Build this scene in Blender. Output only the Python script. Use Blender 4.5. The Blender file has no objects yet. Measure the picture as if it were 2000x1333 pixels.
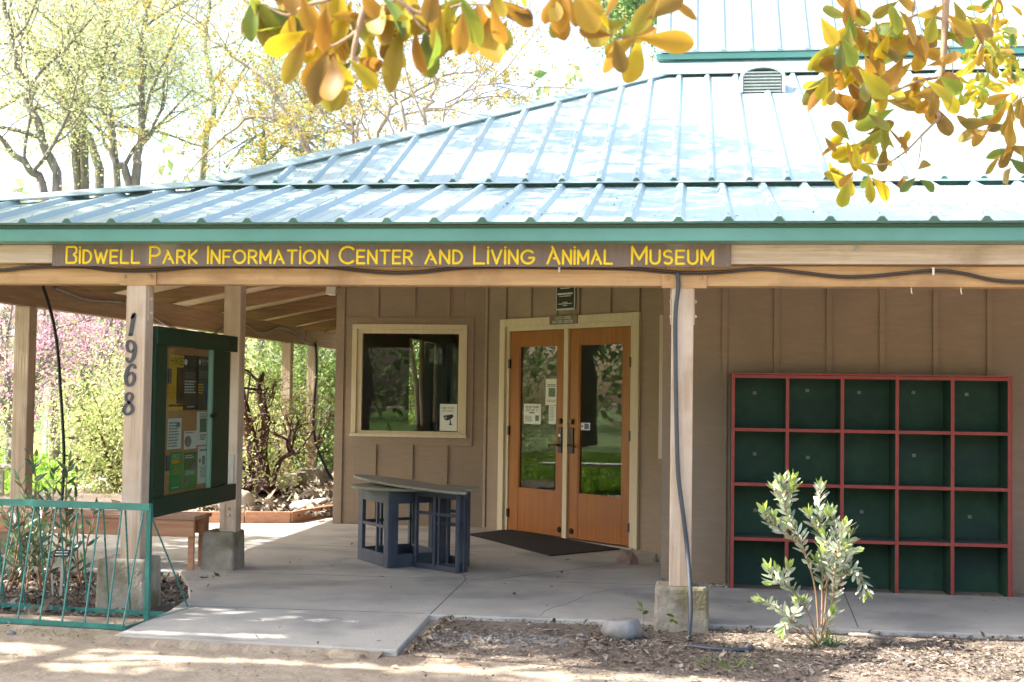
import bpy, math, random
import numpy as np
from mathutils import Vector, Matrix
random.seed(7); RNG=np.random.default_rng(11)
scene=bpy.context.scene
COL=scene.collection
# ------------------------------------------------------------------ camera
CF,CYAW,CPIT,CROL,CH=2650.0,0.13074,0.04005,0.01430,1.3925
def _basis():
    f=np.array([-math.sin(CYAW)*math.cos(CPIT),math.cos(CYAW)*math.cos(CPIT),math.sin(CPIT)])
    r=np.array([math.cos(CYAW),math.sin(CYAW),0.0]); u=np.cross(r,f)
    return math.cos(CROL)*r+math.sin(CROL)*u,-math.sin(CROL)*r+math.cos(CROL)*u,f
CR,CU,CD=_basis(); CC=np.array([0,0,CH])
def ray(x,y): return CR*(x-1000)/CF+CU*(666.5-y)/CF+CD
def onz(x,y,z=0.0): d=ray(x,y); return CC+d*((z-CH)/d[2])
def ony(x,y,Y): d=ray(x,y); return CC+d*(Y/d[1])
def onx(x,y,X): d=ray(x,y); return CC+d*(X/d[0])
cam=bpy.data.cameras.new('camera'); camo=bpy.data.objects.new('camera',cam); COL.objects.link(camo)
cam.sensor_width=36; cam.lens=CF/2000*36; cam.clip_start=0.05; cam.clip_end=600
M=Matrix(((CR[0],CU[0],-CD[0],0),(CR[1],CU[1],-CD[1],0),(CR[2],CU[2],-CD[2],CH),(0,0,0,1)))
camo.matrix_world=M
cam.dof.use_dof=True; cam.dof.focus_distance=10.5; cam.dof.aperture_fstop=4.0
scene.camera=camo
# ------------------------------------------------------------------ sky, sun, exposure
SUN=Vector((-1,-0.13,1.0)).normalized()
el=math.asin(SUN.z); az=math.atan2(SUN.x,SUN.y)
w=bpy.data.worlds.new('World'); scene.world=w; w.use_nodes=True
nt=w.node_tree; bg=nt.nodes['Background']; sk=nt.nodes.new('ShaderNodeTexSky'); sk.sky_type='NISHITA'
sk.sun_disc=False; sk.sun_elevation=el; sk.sun_rotation=az; sk.air_density=1.0; sk.dust_density=4.0; sk.ozone_density=0.3
nt.links.new(sk.outputs[0],bg.inputs[0]); bg.inputs[1].default_value=0.15
sl=bpy.data.lights.new('sun','SUN'); sl.energy=3.8; sl.angle=math.radians(0.5); sl.color=(1,0.95,0.86)
so=bpy.data.objects.new('sun',sl); COL.objects.link(so); so.rotation_euler=SUN.to_track_quat('Z','Y').to_euler(); so.location=(-20,-3,20)
scene.view_settings.view_transform='Standard'; scene.view_settings.look='None'
scene.view_settings.exposure=2.22; scene.view_settings.gamma=1.0
scene.render.resolution_x=1024; scene.render.resolution_y=682

# ------------------------------------------------------------------ materials
MATS={}
def _mat(name):
    m=bpy.data.materials.new(name); m.use_nodes=True; MATS[name]=m
    n=m.node_tree.nodes; return m,n,m.node_tree.links,n['Principled BSDF']
def mk(name,c1,c2=None,scale=6,stretch=(1,1,1),rough=.6,bump=0.0,metal=0,detail=6,bscale=None,spec=.5,c3=None,c3scale=1.5,c3lo=.5,c3hi=.65,lo=.35,hi=.65,coat=0):
    m,n,l,p=_mat(name)
    p.inputs['Roughness'].default_value=rough; p.inputs['Metallic'].default_value=metal
    p.inputs['Specular IOR Level'].default_value=spec; p.inputs['Coat Weight'].default_value=coat
    tc=n.new('ShaderNodeTexCoord'); mp=n.new('ShaderNodeMapping'); mp.inputs['Scale'].default_value=stretch
    l.new(tc.outputs['Object'],mp.inputs[0])
    nz=n.new('ShaderNodeTexNoise'); nz.inputs['Scale'].default_value=scale; nz.inputs['Detail'].default_value=detail; nz.inputs['Roughness'].default_value=.65
    l.new(mp.outputs[0],nz.inputs['Vector'])
    c2=c2 or c1
    rp=n.new('ShaderNodeValToRGB'); rp.color_ramp.elements[0].position=lo; rp.color_ramp.elements[1].position=hi
    rp.color_ramp.elements[0].color=(*c1,1); rp.color_ramp.elements[1].color=(*c2,1)
    l.new(nz.outputs['Fac'],rp.inputs[0]); out=rp.outputs[0]
    if c3:
        n2=n.new('ShaderNodeTexNoise'); n2.inputs['Scale'].default_value=c3scale; n2.inputs['Detail'].default_value=5
        l.new(tc.outputs['Object'],n2.inputs['Vector'])
        r2=n.new('ShaderNodeValToRGB'); r2.color_ramp.elements[0].position=c3lo; r2.color_ramp.elements[1].position=c3hi
        l.new(n2.outputs['Fac'],r2.inputs[0])
        mx=n.new('ShaderNodeMix'); mx.data_type='RGBA'; l.new(r2.outputs[0],mx.inputs[0]); l.new(out,mx.inputs[6]); mx.inputs[7].default_value=(*c3,1); out=mx.outputs[2]
    l.new(out,p.inputs['Base Color'])
    if bump:
        nb=n.new('ShaderNodeTexNoise'); nb.inputs['Scale'].default_value=bscale or scale*2; nb.inputs['Detail'].default_value=8
        l.new(mp.outputs[0],nb.inputs['Vector'])
        b=n.new('ShaderNodeBump'); b.inputs['Strength'].default_value=bump; b.inputs['Distance'].default_value=.02
        l.new(nb.outputs['Fac'],b.inputs['Height']); l.new(b.outputs[0],p.inputs['Normal'])
    return m
def wood(name,c1,c2,axis,rough=.75,bump=.35,c3=None,**k):
    st=[14,14,14]; st[axis]=.7
    return mk(name,c1,c2,scale=2.2,stretch=tuple(st),rough=rough,bump=bump,c3=c3,**k)
TAN1,TAN2=(.40,.29,.205),(.56,.43,.32)
wood('post_wood',TAN1,TAN2,2,c3=(.58,.47,.38),c3scale=2.5)
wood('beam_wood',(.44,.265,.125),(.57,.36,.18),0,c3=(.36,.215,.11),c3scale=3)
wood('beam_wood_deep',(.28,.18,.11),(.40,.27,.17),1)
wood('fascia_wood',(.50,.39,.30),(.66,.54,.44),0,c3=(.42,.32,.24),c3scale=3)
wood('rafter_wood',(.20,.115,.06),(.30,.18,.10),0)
wood('deck_wood',(.55,.43,.32),(.66,.54,.42),1)
mk('siding',(.29,.205,.143),(.33,.24,.17),scale=2,stretch=(3,3,14),rough=.75,bump=.25,bscale=9,c3=(.245,.185,.135),c3scale=1.3,c3lo=.45,c3hi=.7)
wood('cream_trim',(.56,.46,.30),(.64,.53,.36),2,rough=.55,bump=.1)
wood('door_wood',(.25,.072,.007),(.35,.112,.012),2,rough=.4,bump=.1,c3=(.27,.08,.015),c3scale=2,spec=.4)
mk('teal_metal',(.085,.245,.215),(.10,.28,.245),scale=3,rough=.4,bump=.03,c3=(.12,.31,.28),c3scale=.8)
m_=mk('roof_metal',(.27,.37,.385),(.31,.41,.425),scale=3,rough=.33,bump=.04,bscale=2,stretch=(5,.5,1),spec=.8)
mk('roof_pale',(.42,.50,.52),(.5,.56,.58),scale=2,rough=.35,spec=.8)
mk('vent_metal',(.42,.47,.47),(.55,.6,.6),scale=20,rough=.45,metal=.3)
mk('concrete',(.37,.345,.31),(.49,.46,.41),scale=2.3,detail=12,rough=.85,bump=.3,bscale=60,c3=(.30,.285,.265),c3scale=1.7,c3lo=.48,c3hi=.66,lo=.3,hi=.7)
mk('shade_teal',(.045,.12,.09),rough=.5); mk('joint',(.13,.115,.10),rough=.95)  # the teal is darkened to paint in shade at the eaves
mk('pier_concrete',(.23,.195,.15),(.36,.32,.26),scale=7,rough=.9,bump=.5,bscale=35,c3=(.15,.13,.075),c3scale=3.2,c3lo=.5,c3hi=.62)
mk('dirt',(.30,.235,.17),(.42,.34,.25),scale=9,rough=.95,bump=.6,bscale=40,c3=(.24,.18,.13),c3scale=.8)
mk('mulch_ground',(.11,.085,.065),(.23,.18,.14),scale=35,rough=.95,bump=.9,bscale=60,c3=(.30,.24,.19),c3scale=1.6,c3lo=.5,c3hi=.7)
mk('bed_soil',(.07,.052,.04),(.16,.125,.10),scale=30,rough=.95,bump=.9,bscale=50)
mk('gravel_path',(.42,.40,.34),(.55,.52,.44),scale=3,rough=.9,bump=.3,c3=(.22,.32,.08),c3scale=.5,c3lo=.5,c3hi=.7)
mk('lawn_ground',(.09,.19,.025),(.17,.30,.04),scale=1.2,rough=.9,bump=.5,bscale=30)
mk('mat_rubber',(.012,.011,.012),(.022,.02,.02),scale=80,rough=.9,bump=.4)
wood('green_board',(.003,.026,.013),(.005,.035,.018),1,rough=.4,bump=.08,spec=.4)
mk('cork',(.42,.20,.085),(.52,.27,.13),scale=40,rough=.9)
mk('cubby_green',(.019,.060,.036),(.030,.085,.050),scale=7,rough=.75,bump=.1,c3=(.02,.05,.045),c3scale=2.5)
mk('cubby_floor',(.045,.075,.055),(.09,.11,.095),scale=9,rough=.9); mk('cubby_red',(.24,.028,.022),(.30,.042,.032),scale=9,rough=.55,bump=.1)
mk('navy_paint',(.030,.038,.065),(.045,.055,.088),scale=6,rough=.55,bump=.1,c3=(.06,.07,.085),c3scale=3)
wood('gray_ply',(.20,.20,.155),(.30,.28,.215),0,rough=.8,bump=.1)
mk('rack_paint',(.02,.145,.12),(.035,.20,.17),scale=14,rough=.35,bump=.1,spec=.6)
wood('bench_wood',(.34,.19,.13),(.46,.28,.20),0)
wood('edging_wood',(.42,.20,.11),(.55,.29,.18),0,bump=.3)
mk('sign_brown',(.15,.105,.085),(.18,.13,.105),scale=3,stretch=(8,1,.6),rough=.5,c3=(.27,.22,.20),c3scale=2.2,c3lo=.58,c3hi=.75,bump=.1)
mk('yellow_paint',(.93,.68,.02),(.90,.62,.02),scale=12,rough=.5)
mk('black_plastic',(.012,.012,.013),rough=.5); mk('cable_gray',(.07,.05,.04),rough=.6); mk('hose_blue',(.035,.045,.06),(.05,.06,.08),scale=9,rough=.45)
mk('dark_iron',(.035,.03,.03),(.06,.05,.045),scale=20,rough=.45,metal=.6); mk('steel',(.33,.33,.33),(.42,.42,.42),scale=15,rough=.4,metal=.8)
mk('bronze',(.09,.055,.025),(.13,.085,.04),scale=20,rough=.35,metal=.8)
mk('digit_gray',(.045,.045,.06),(.06,.058,.075),scale=12,rough=.5)
mk('paper',(.68,.68,.62),(.72,.72,.66),scale=5,rough=.7); mk('pale_green',(.2,.35,.25),rough=.5); mk('paper_green',(.06,.26,.06),(.09,.32,.08),scale=4,rough=.5)
mk('paper_dark',(.045,.04,.038),(.06,.055,.05),scale=3,rough=.4); mk('paper_yellow',(.62,.36,.02),(.68,.42,.03),scale=3,rough=.5)
mk('ink',(.03,.03,.03),rough=.7); mk('ink_white',(.65,.65,.6),rough=.6); mk('ink_red',(.45,.08,.05),rough=.6); mk('ink_green',(.05,.12,.06),(.16,.22,.10),scale=60,rough=.6)
mk('ink_blue',(.05,.05,.28),rough=.5); mk('photo_blue',(.06,.12,.28),(.02,.03,.06),scale=8,rough=.5); mk('photo_brown',(.18,.09,.04),(.05,.03,.02),scale=14,rough=.5)
mk('ink_orange',(.55,.26,.03),rough=.6); mk('gray_print',(.16,.16,.15),(.28,.27,.25),scale=20,rough=.6)
mk('rock_gray',(.17,.165,.16),(.27,.26,.25),scale=6,rough=.8,bump=.4,bscale=25,c3=(.26,.20,.175),c3scale=4)
mk('rock_red',(.20,.12,.10),(.30,.20,.17),scale=8,rough=.8,bump=.5,bscale=20); mk('rock_tan',(.42,.37,.31),(.56,.51,.45),scale=6,rough=.85,bump=.5)
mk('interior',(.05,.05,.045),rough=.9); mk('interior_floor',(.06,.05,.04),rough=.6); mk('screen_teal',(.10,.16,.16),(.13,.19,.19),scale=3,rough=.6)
mk('white_plastic',(.75,.75,.72),rough=.4); mk('fence_wood',(.30,.27,.25),(.40,.37,.34),scale=4,stretch=(1,8,8),rough=.8)
mk('bark_gray',(.12,.105,.095),(.25,.22,.20),scale=7,stretch=(3,3,.6),rough=.95,bump=.7); mk('bark_tan',(.25,.165,.11),(.38,.27,.19),scale=7,stretch=(3,3,.6),rough=.9,bump=.5)
mk('bark_twig',(.20,.15,.12),(.32,.25,.20),scale=7,stretch=(3,3,.6),rough=.9); mk('bark_dark',(.06,.045,.04),(.13,.10,.085),scale=8,stretch=(3,3,.6),rough=.95,bump=.6); mk('bark_red',(.05,.018,.018),(.09,.035,.032),scale=8,stretch=(3,3,.6),rough=.5,bump=.2)
mk('stem_brown',(.30,.17,.09),(.38,.24,.14),scale=20,rough=.8); mk('dry_leaf',(.35,.10,.05),(.45,.15,.08),scale=12,rough=.6)
mk('stick_gray',(.16,.14,.13),(.26,.24,.22),scale=20,rough=.9)
# leaves: colour from a per-leaf attribute, part diffuse, part translucent
def leafmat(name,trans=.45,rough=.45,spec=.4):
    m,n,l,p=_mat(name); a=n.new('ShaderNodeAttribute'); a.attribute_name='Col'
    l.new(a.outputs['Color'],p.inputs['Base Color']); p.inputs['Roughness'].default_value=rough; p.inputs['Specular IOR Level'].default_value=spec
    t=n.new('ShaderNodeBsdfTranslucent'); l.new(a.outputs['Color'],t.inputs[0]); mx=n.new('ShaderNodeMixShader'); mx.inputs[0].default_value=trans
    l.new(p.outputs[0],mx.inputs[1]); l.new(t.outputs[0],mx.inputs[2]); l.new(mx.outputs[0],n['Material Output'].inputs['Surface']); return m
leafmat('leaf',.45); leafmat('big_leaf',.55,.42,.35); leafmat('chip',0.0,.9,.2); leafmat('shrub_leaf',.25,.3,.7)
# glass
m,n,l,p=_mat('glass'); n.remove(p)
fr=n.new('ShaderNodeFresnel'); fr.inputs[0].default_value=1.6
g=n.new('ShaderNodeBsdfGlossy'); g.inputs['Roughness'].default_value=.0; t=n.new('ShaderNodeBsdfTransparent'); t.inputs[0].default_value=(.82,.86,.84,1)
mx=n.new('ShaderNodeMixShader'); ge=n.new('ShaderNodeNewGeometry'); mm=n.new('ShaderNodeMath'); mm.operation='SUBTRACT'; mm.inputs[0].default_value=1; l.new(ge.outputs['Backfacing'],mm.inputs[1])
m2=n.new('ShaderNodeMath'); m2.operation='MULTIPLY'; l.new(fr.outputs[0],m2.inputs[0]); l.new(mm.outputs[0],m2.inputs[1]); l.new(m2.outputs[0],mx.inputs[0])
l.new(t.outputs[0],mx.inputs[1]); l.new(g.outputs[0],mx.inputs[2]); l.new(mx.outputs[0],n['Material Output'].inputs["Surface"])

m=MATS['acrylic']=MATS['glass'].copy(); m.name='acrylic'; m.node_tree.nodes['Fresnel'].inputs[0].default_value=1.12
# ------------------------------------------------------------------ object helpers
WM={}
def root(name,loc,label=None,cat=None,group=None,kind=None):
    o=bpy.data.objects.new(name,None); COL.objects.link(o); o.location=loc; o.empty_display_size=.1
    WM[o.name]=Matrix.Translation(Vector(loc)); tag(o,label,cat,group,kind); return o
def tag(o,label=None,cat=None,group=None,kind=None):
    if label: o['label']=label
    if cat: o['category']=cat
    if group: o['group']=group
    if kind: o['kind']=kind
    return o
def link(name,me,parent=None):
    o=bpy.data.objects.new(name,me); COL.objects.link(o)
    if parent is not None:
        o.parent=parent; WM[o.name]=WM[parent.name]
    else: WM[o.name]=Matrix.Identity(4)
    return o
class MB:
    def __init__(s,M=None): s.v=[];s.f=[];s.M=M
    def add(s,vs,fs):
        b=len(s.v)
        for q in vs:
            q=Vector(q); s.v.append(s.M@q if s.M else q)
        s.f+= [tuple(i+b for i in f) for f in fs]; return s
    def box(s,x0,x1,y0,y1,z0,z1):
        x0,x1=sorted((x0,x1));y0,y1=sorted((y0,y1));z0,z1=sorted((z0,z1))
        return s.add([(x0,y0,z0),(x1,y0,z0),(x1,y1,z0),(x0,y1,z0),(x0,y0,z1),(x1,y0,z1),(x1,y1,z1),(x0,y1,z1)],
          [(0,3,2,1),(4,5,6,7),(0,1,5,4),(1,2,6,5),(2,3,7,6),(3,0,4,7)])
    def prism(s,poly,z0,z1,ztop=None):
        n=len(poly); vs=[(x,y,z0) for x,y in poly]+[(x,y,z1) for x,y in poly]
        return s.add(vs,[tuple(range(n-1,-1,-1)),tuple(range(n,2*n))]+[(i,(i+1)%n,n+(i+1)%n,n+i) for i in range(n)])
    def hexa(s,a,b): # a,b: matching loops -> closed loft
        n=len(a); return s.add(list(a)+list(b),[tuple(range(n-1,-1,-1)),tuple(range(n,2*n))]+[(i,(i+1)%n,n+(i+1)%n,n+i) for i in range(n)])
    def bar(s,p,q,w,h,up=(0,0,1)):
        p=Vector(p);q=Vector(q);d=(q-p).normalized();r=d.cross(Vector(up)); 
        if r.length<1e-4: r=Vector((1,0,0))
        r.normalize();u=r.cross(d)
        lo=[c+r*a*w/2+u*b*h/2 for c in(p,) for a,b in((-1,-1),(1,-1),(1,1),(-1,1))]; hi=[c+(q-p) for c in lo]
        return s.hexa(lo,hi)
    def tube(s,pts,rad,n=6,caps=True,flat=None):
        pts=[Vector(p) for p in pts]; k=len(pts)
        if not hasattr(rad,'__len__'): rad=[rad]*k
        t0=(pts[1]-pts[0]).normalized(); ref=Vector((0,0,1)) if abs(t0.z)<.9 else Vector((1,0,0))
        u=t0.cross(ref).normalized(); vs=[]
        for i,p in enumerate(pts):
            t=(pts[min(i+1,k-1)]-pts[max(i-1,0)]).normalized()
            u=(u-t*u.dot(t)); u=u.normalized() if u.length>1e-6 else t.orthogonal().normalized(); w=t.cross(u)
            for j in range(n):
                a=2*math.pi*j/n; vs.append(p+(u*math.cos(a)+w*math.sin(a))*rad[i])
        fs=[(i*n+j,i*n+(j+1)%n,(i+1)*n+(j+1)%n,(i+1)*n+j) for i in range(k-1) for j in range(n)]
        if caps: fs+=[tuple(range(n-1,-1,-1)),tuple((k-1)*n+j for j in range(n))]
        return s.add(vs,fs)
    def ball(s,c,r,sx=1,sy=1,sz=1,nu=10,nv=6):
        vs=[(c[0],c[1],c[2]-r*sz)]
        for i in range(1,nv):
            a=math.pi*i/nv
            for j in range(nu):
                b=2*math.pi*j/nu; vs.append((c[0]+r*sx*math.sin(a)*math.cos(b),c[1]+r*sy*math.sin(a)*math.sin(b),c[2]-r*sz*math.cos(a)))
        vs.append((c[0],c[1],c[2]+r*sz)); L=len(vs)-1
        fs=[(0,1+(j+1)%nu,1+j) for j in range(nu)]
        for i in range(nv-2):
            for j in range(nu): a=1+i*nu; fs.append((a+j,a+(j+1)%nu,a+nu+(j+1)%nu,a+nu+j))
        fs+=[(L,L-nu+j,L-nu+(j+1)%nu) for j in range(nu)]
        return s.add(vs,fs)
    def build(s,name,mat,parent=None,smooth=False,bevel=0,label=None,cat=None,group=None,kind=None):
        vs=s.v
        if parent is not None:
            I=WM[parent.name].inverted(); vs=[I@v for v in vs]
        me=bpy.data.meshes.new(name); me.from_pydata([tuple(v) for v in vs],[],s.f); me.materials.append(MATS[mat])
        if smooth: me.polygons.foreach_set('use_smooth',[True]*len(me.polygons))
        me.update(); o=link(name,me,parent)
        if bevel:
            b=o.modifiers.new('bevel','BEVEL'); b.width=bevel; b.segments=2; b.limit_method='ANGLE'
        return tag(o,label,cat,group,kind)
def leafcloud(name,C,U,V,cols,mat,parent=None,**k):
    """one mesh of many small leaf faces; C centres, U half-length, V half-width"""
    N=len(C); fold=np.cross(U,V); fold/= (np.linalg.norm(fold,axis=1,keepdims=True)+1e-9); fold*=np.linalg.norm(V,axis=1,keepdims=True)*.35
    P=np.empty((N,4,3)); P[:,0]=C-U; P[:,1]=C+V+U*.12+fold; P[:,2]=C+U; P[:,3]=C-V+U*.12+fold
    if parent is not None: P-=np.array(WM[parent.name].translation)
    me=bpy.data.meshes.new(name); me.vertices.add(N*4); me.vertices.foreach_set('co',P.ravel())
    me.loops.add(N*6); idx=(np.arange(N)[:,None]*4+np.array([0,1,2,0,2,3])).ravel(); me.loops.foreach_set('vertex_index',idx.astype(np.int32))
    me.polygons.add(N*2); me.polygons.foreach_set('loop_start',np.arange(0,N*6,3,dtype=np.int32))
    me.update(calc_edges=True); me.validate()
    a=me.color_attributes.new('Col','FLOAT_COLOR','POINT'); cc=np.ones((N,4,4)); cc[:,:,:3]=cols[:,None,:]; a.data.foreach_set('color',cc.ravel())
    me.materials.append(MATS[mat]); o=link(name,me,parent); return tag(o,**k)
def randdir(n,zb=0.0):
    d=RNG.normal(size=(n,3)); d[:,2]+=zb; return d/np.linalg.norm(d,axis=1,keepdims=True)
def pickcols(n,pal,var=.18):
    pal=np.array(pal); c=pal[RNG.integers(0,len(pal),n)]; return np.clip(c*(1+RNG.normal(0,var,(n,1))),.004,.95)
def leafvecs(n,L,asp=.45,zb=0.0):
    U=randdir(n,zb); W=randdir(n); V=np.cross(U,W); V/=np.linalg.norm(V,axis=1,keepdims=True)+1e-9
    s=(L*RNG.uniform(.6,1.25,(n,1)))*.5; return U*s,V*s*asp
# ------------------------------------------------------------------ stroke lettering
def arc(cx,cy,rx,ry,a0,a1,n=10):
    return [(cx+rx*math.cos(math.radians(a0+(a1-a0)*i/n)),cy+ry*math.sin(math.radians(a0+(a1-a0)*i/n))) for i in range(n+1)]
G={'A':(.78,[[(0,0),(.32,.78)],[(.30,1),(.78,0)],[(.42,.32),(.6,.32)]]),
'B':(.62,[[(.45,.52),(.62,.66),(.62,.92),(.5,1),(0,1),(0,0),(.5,0),(.62,.1),(.62,.36),(.45,.52)]]),
'C':(.86,[arc(.5,.5,.5,.5,45,315,16)]),'D':(.64,[[(0,0),(0,1),(.22,1)]+arc(.2,.5,.44,.5,90,-90,10)+[(0,0)]]),
'E':(.56,[[(.56,1),(0,1),(0,0),(.56,0)],[(0,.5),(.5,.5)]]),'F':(.56,[[(.56,1),(0,1),(0,0)],[(0,.5),(.46,.5)]]),
'G':(.9,[arc(.5,.5,.5,.5,45,340,16)+[(.95,.45),(.58,.45)]]),'H':(.62,[[(0,0),(0,1)],[(.62,0),(.62,1)],[(0,.5),(.62,.5)]]),
'I':(.0,[[(0,0),(0,1)]]),'J':(.4,[[(.4,1),(.4,.2),(.2,0),(0,.15)]]),'K':(.6,[[(0,0),(0,1)],[(.58,1),(.08,.5),(.6,0)]]),
'L':(.6,[[(0,1),(0,0),(.6,0)]]),'M':(.82,[[(0,0),(0,1),(.41,.25),(.82,1),(.82,0)]]),'N':(.66,[[(0,0),(0,1),(.66,0),(.66,1)]]),
'O':(.92,[arc(.46,.5,.46,.5,0,360,18)]),'P':(.6,[[(0,0),(0,1),(.3,1)]+arc(.3,.72,.3,.28,90,-90,8)+[(.12,.44)]]),
'R':(.64,[[(0,0),(0,1),(.3,1)]+arc(.3,.74,.3,.26,90,-90,8)+[(.12,.48)],[(.3,.48),(.64,0)]]),
'S':(.6,[arc(.3,.76,.28,.24,40,270,10)+arc(.3,.26,.30,.26,90,-140,10)]),'T':(.7,[[(0,1),(.7,1)],[(.35,1),(.35,0)]]),
'U':(.66,[[(0,1),(0,.33)]+arc(.33,.33,.33,.33,180,360,8)+[(.66,1)]]),'V':(.72,[[(0,1),(.36,0),(.72,1)]]),
'W':(1.0,[[(0,1),(.27,0),(.5,.8),(.73,0),(1.0,1)]]),'X':(.6,[[(0,0),(.6,1)],[(0,1),(.6,0)]]),'Y':(.6,[[(0,1),(.3,.5),(.6,1)],[(.3,.5),(.3,0)]]),
'Z':(.6,[[(0,1),(.6,1),(0,0),(.6,0)]]),"'":(.0,[[(0,.8),(0,1)]]),'i':(.0,[[(0,0),(0,1.0)],[(0,1.28),(0,1.285)]])}
def textstrokes(s,small=None):
    """capital run; lower-case letters come out as small capitals (height small)"""
    x=0; out=[]
    for ch in s:
        if ch==' ': x+=.5; continue
        k=1.0; g=G.get(ch)
        if ch=='i': k=small or .8
        elif ch.islower(): k=small or .8; g=G[ch.upper()]
        if g is None: x+=.4; continue
        for st in g[1]: out.append([(x+a*k,b*k) for a,b in st])
        x+=g[0]*k+.22
    return out,x-.22
def ribbon(mb,pts,w,O,R,U,N,off=.0015):
    for (a,b),(c,d) in zip(pts[:-1],pts[1:]):
        L=math.hypot(c-a,d-b)
        if L<1e-6: continue
        ux,uy=(c-a)/L,(d-b)/L; e=w*.4
        a_,b_,c_,d_=a-ux*e,b-uy*e,c+ux*e,d+uy*e; nx,ny=-uy*w/2,ux*w/2
        q=[(a_+nx,b_+ny),(a_-nx,b_-ny),(c_-nx,c_*0+d_-ny),(c_+nx,d_+ny)]
        mb.add([O+R*x+U*y+N*off for x,y in q],[(0,1,2,3)])
def text(mb,s,O,R,U,N,h,width=None,w=.12,small=None,rod=0):
    """write s; O = lower-left corner; flat ribbons, or rounded rods if rod"""
    st,tw=textstrokes(s,small); kx=h if width is None else width/max(tw,.01)
    for p in st:
        q=[(a*kx,b*h) for a,b in p]
        if rod:
            P=[O+R*x+U*y+N*.001 for x,y in q]
            mb.tube(P,rod,7); 
            for e in (P[0],P[-1]): mb.ball(e,rod,nu=7,nv=4)
        else: ribbon(mb,q,h*w,O,R,U,N)
    return tw*kx
def lines(mb,O,R,U,N,width,h,rows,thick=.35,ragged=.25):
    """a block of print too small to read: dashes standing for words"""
    for i in range(rows):
        x=0; y=-(i+.5)*h/rows
        end=width*(1-random.random()*ragged)
        while x<end:
            L=min(random.uniform(.06,.18)*width,end-x)
            mb.add([O+R*a+U*b+N*.0015 for a,b in((x,y-h/rows*thick/2),(x+L*.85,y-h/rows*thick/2),(x+L*.85,y+h/rows*thick/2),(x,y+h/rows*thick/2))],[(0,1,2,3)]); x+=L
def rect(mb,O,R,U,N,x0,x1,y0,y1,off=.001):
    mb.add([O+R*a+U*b+N*off for a,b in((x0,y0),(x1,y0),(x1,y1),(x0,y1))],[(0,1,2,3)])
X,Y,Z=Vector((1,0,0)),Vector((0,1,0)),Vector((0,0,1))
# ================================================================== GROUND
def struct(name,mb,mat,label=None,parent=None,**k): return mb.build(name,mat,parent,kind='structure',label=label,**k)
struct('ground',MB().box(-150,150,-120,200,-.6,.016),'dirt','sandy dirt ground around the nature center')
def sheet(pts,z): 
    m=MB(); m.prism(pts,z-.02,z); return m
struct('mulch_bed',sheet([(-1.50,7.05),(-1.42,8.21),(-.2,8.23),(.13,8.23),(14,8.23),(14,6.3),(.4,6.75),(-.9,7.0)],.021),'mulch_ground','dark mulch and bark litter strip in front of the walkway')
struct('planting_bed',sheet([(-9,7.75),(-3.2,7.9),(-3.2,8.6),(-3.45,9.0),(-3.75,9.72),(-9,9.72)],.022),'bed_soil','dark soil bed behind the bicycle rack')
struct('lawn',sheet([(-120,-100),(-9.5,-100),(-9.5,8),(-6.95,9.8),(-6.95,13.4),(-8.2,15),(-9.2,16.2),(-12,25),(-4,27),(30,30),(30,150),(-120,150)],.021),'lawn_ground','bright green lawn beyond the porch')
struct('path',sheet([(-8.2,14.9),(-6.6,13.6),(-5.9,16),(-5.6,20),(-6,26.5),(-11.8,24.8),(-9.1,16.2)],.026),'gravel_path','pale sunlit path beside the porch')
slab=[(-3.12,7.16),(-1.51,7.04),(-1.56,8.215),(14,8.29),(14,9.82),(-.19,9.82),(-.19,11.87),(-2.07,13.69),(-3.63,13.69),(-3.63,14.35),(-3.95,14.3),(-4.03,13.6),(-6.0,13.1),(-6.9,13.05),(-6.9,9.75),(-3.75,9.75),(-3.42,9.05),(-3.22,8.55),(-3.14,8.0)]
m=MB(); m.prism(slab,-.2,.05); sp=struct('walkway',m,'concrete','smooth grey concrete porch slab and walkway',bevel=.008)
j=MB()
for a,b in(((-1.56,8.22),(-1.6,9.8)),((-3.6,9.78),(-.2,9.84)),((-1.6,9.8),(-2.6,13.6)),((-3.6,11.7),(-1.7,11.55)),((1.0,8.29),(1.08,9.8)),((3.4,8.3),(3.5,9.8)),((-3.2,8.2),(-1.6,8.23)),((-.2,11.5),(-1.4,9.85)),((-6,9.8),(-6,13.1))):
    j.bar((a[0],a[1],.0502),(b[0],b[1],.0502),.007,.002)
rc=random.Random(8)
for (x,y),(dx,dy),L in (((-2.9,9.3),(1,.25),1.3),((-.9,8.3),(.3,1),1.3),((-2.9,12.2),(.9,-.5),1.1),((2.2,8.3),(.25,1),1.2)):
    p=Vector((x,y,.0501)); d=Vector((dx,dy,0)).normalized()
    for k in range(14):
        d=(d+Vector((rc.gauss(0,.3),rc.gauss(0,.3),0))*.6+Vector((dx,dy,0)).normalized()*.3).normalized(); q_=p+d*L/14; j.bar(p,q_,.0035,.0015); p=q_
struct('joint',j,'joint',parent=sp)
dm=MB(); N_=28; top=[];bot=[]
rc2=random.Random(4)
for i in range(N_+1):
    t_=i/N_; x=-3.2+1.62*t_; y=7.165-.125*t_; top.append((x,y+.02,.047-.012*rc2.random()*(t_**.5))); bot.append((x-.02,y-.09-.10*rc2.random(),.012))
dm.add(top+bot,[(i,i+N_+1,i+N_+2,i+1) for i in range(N_)])
struct('sand',dm,'dirt','sand drifted up against the front edge of the slab')
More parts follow.
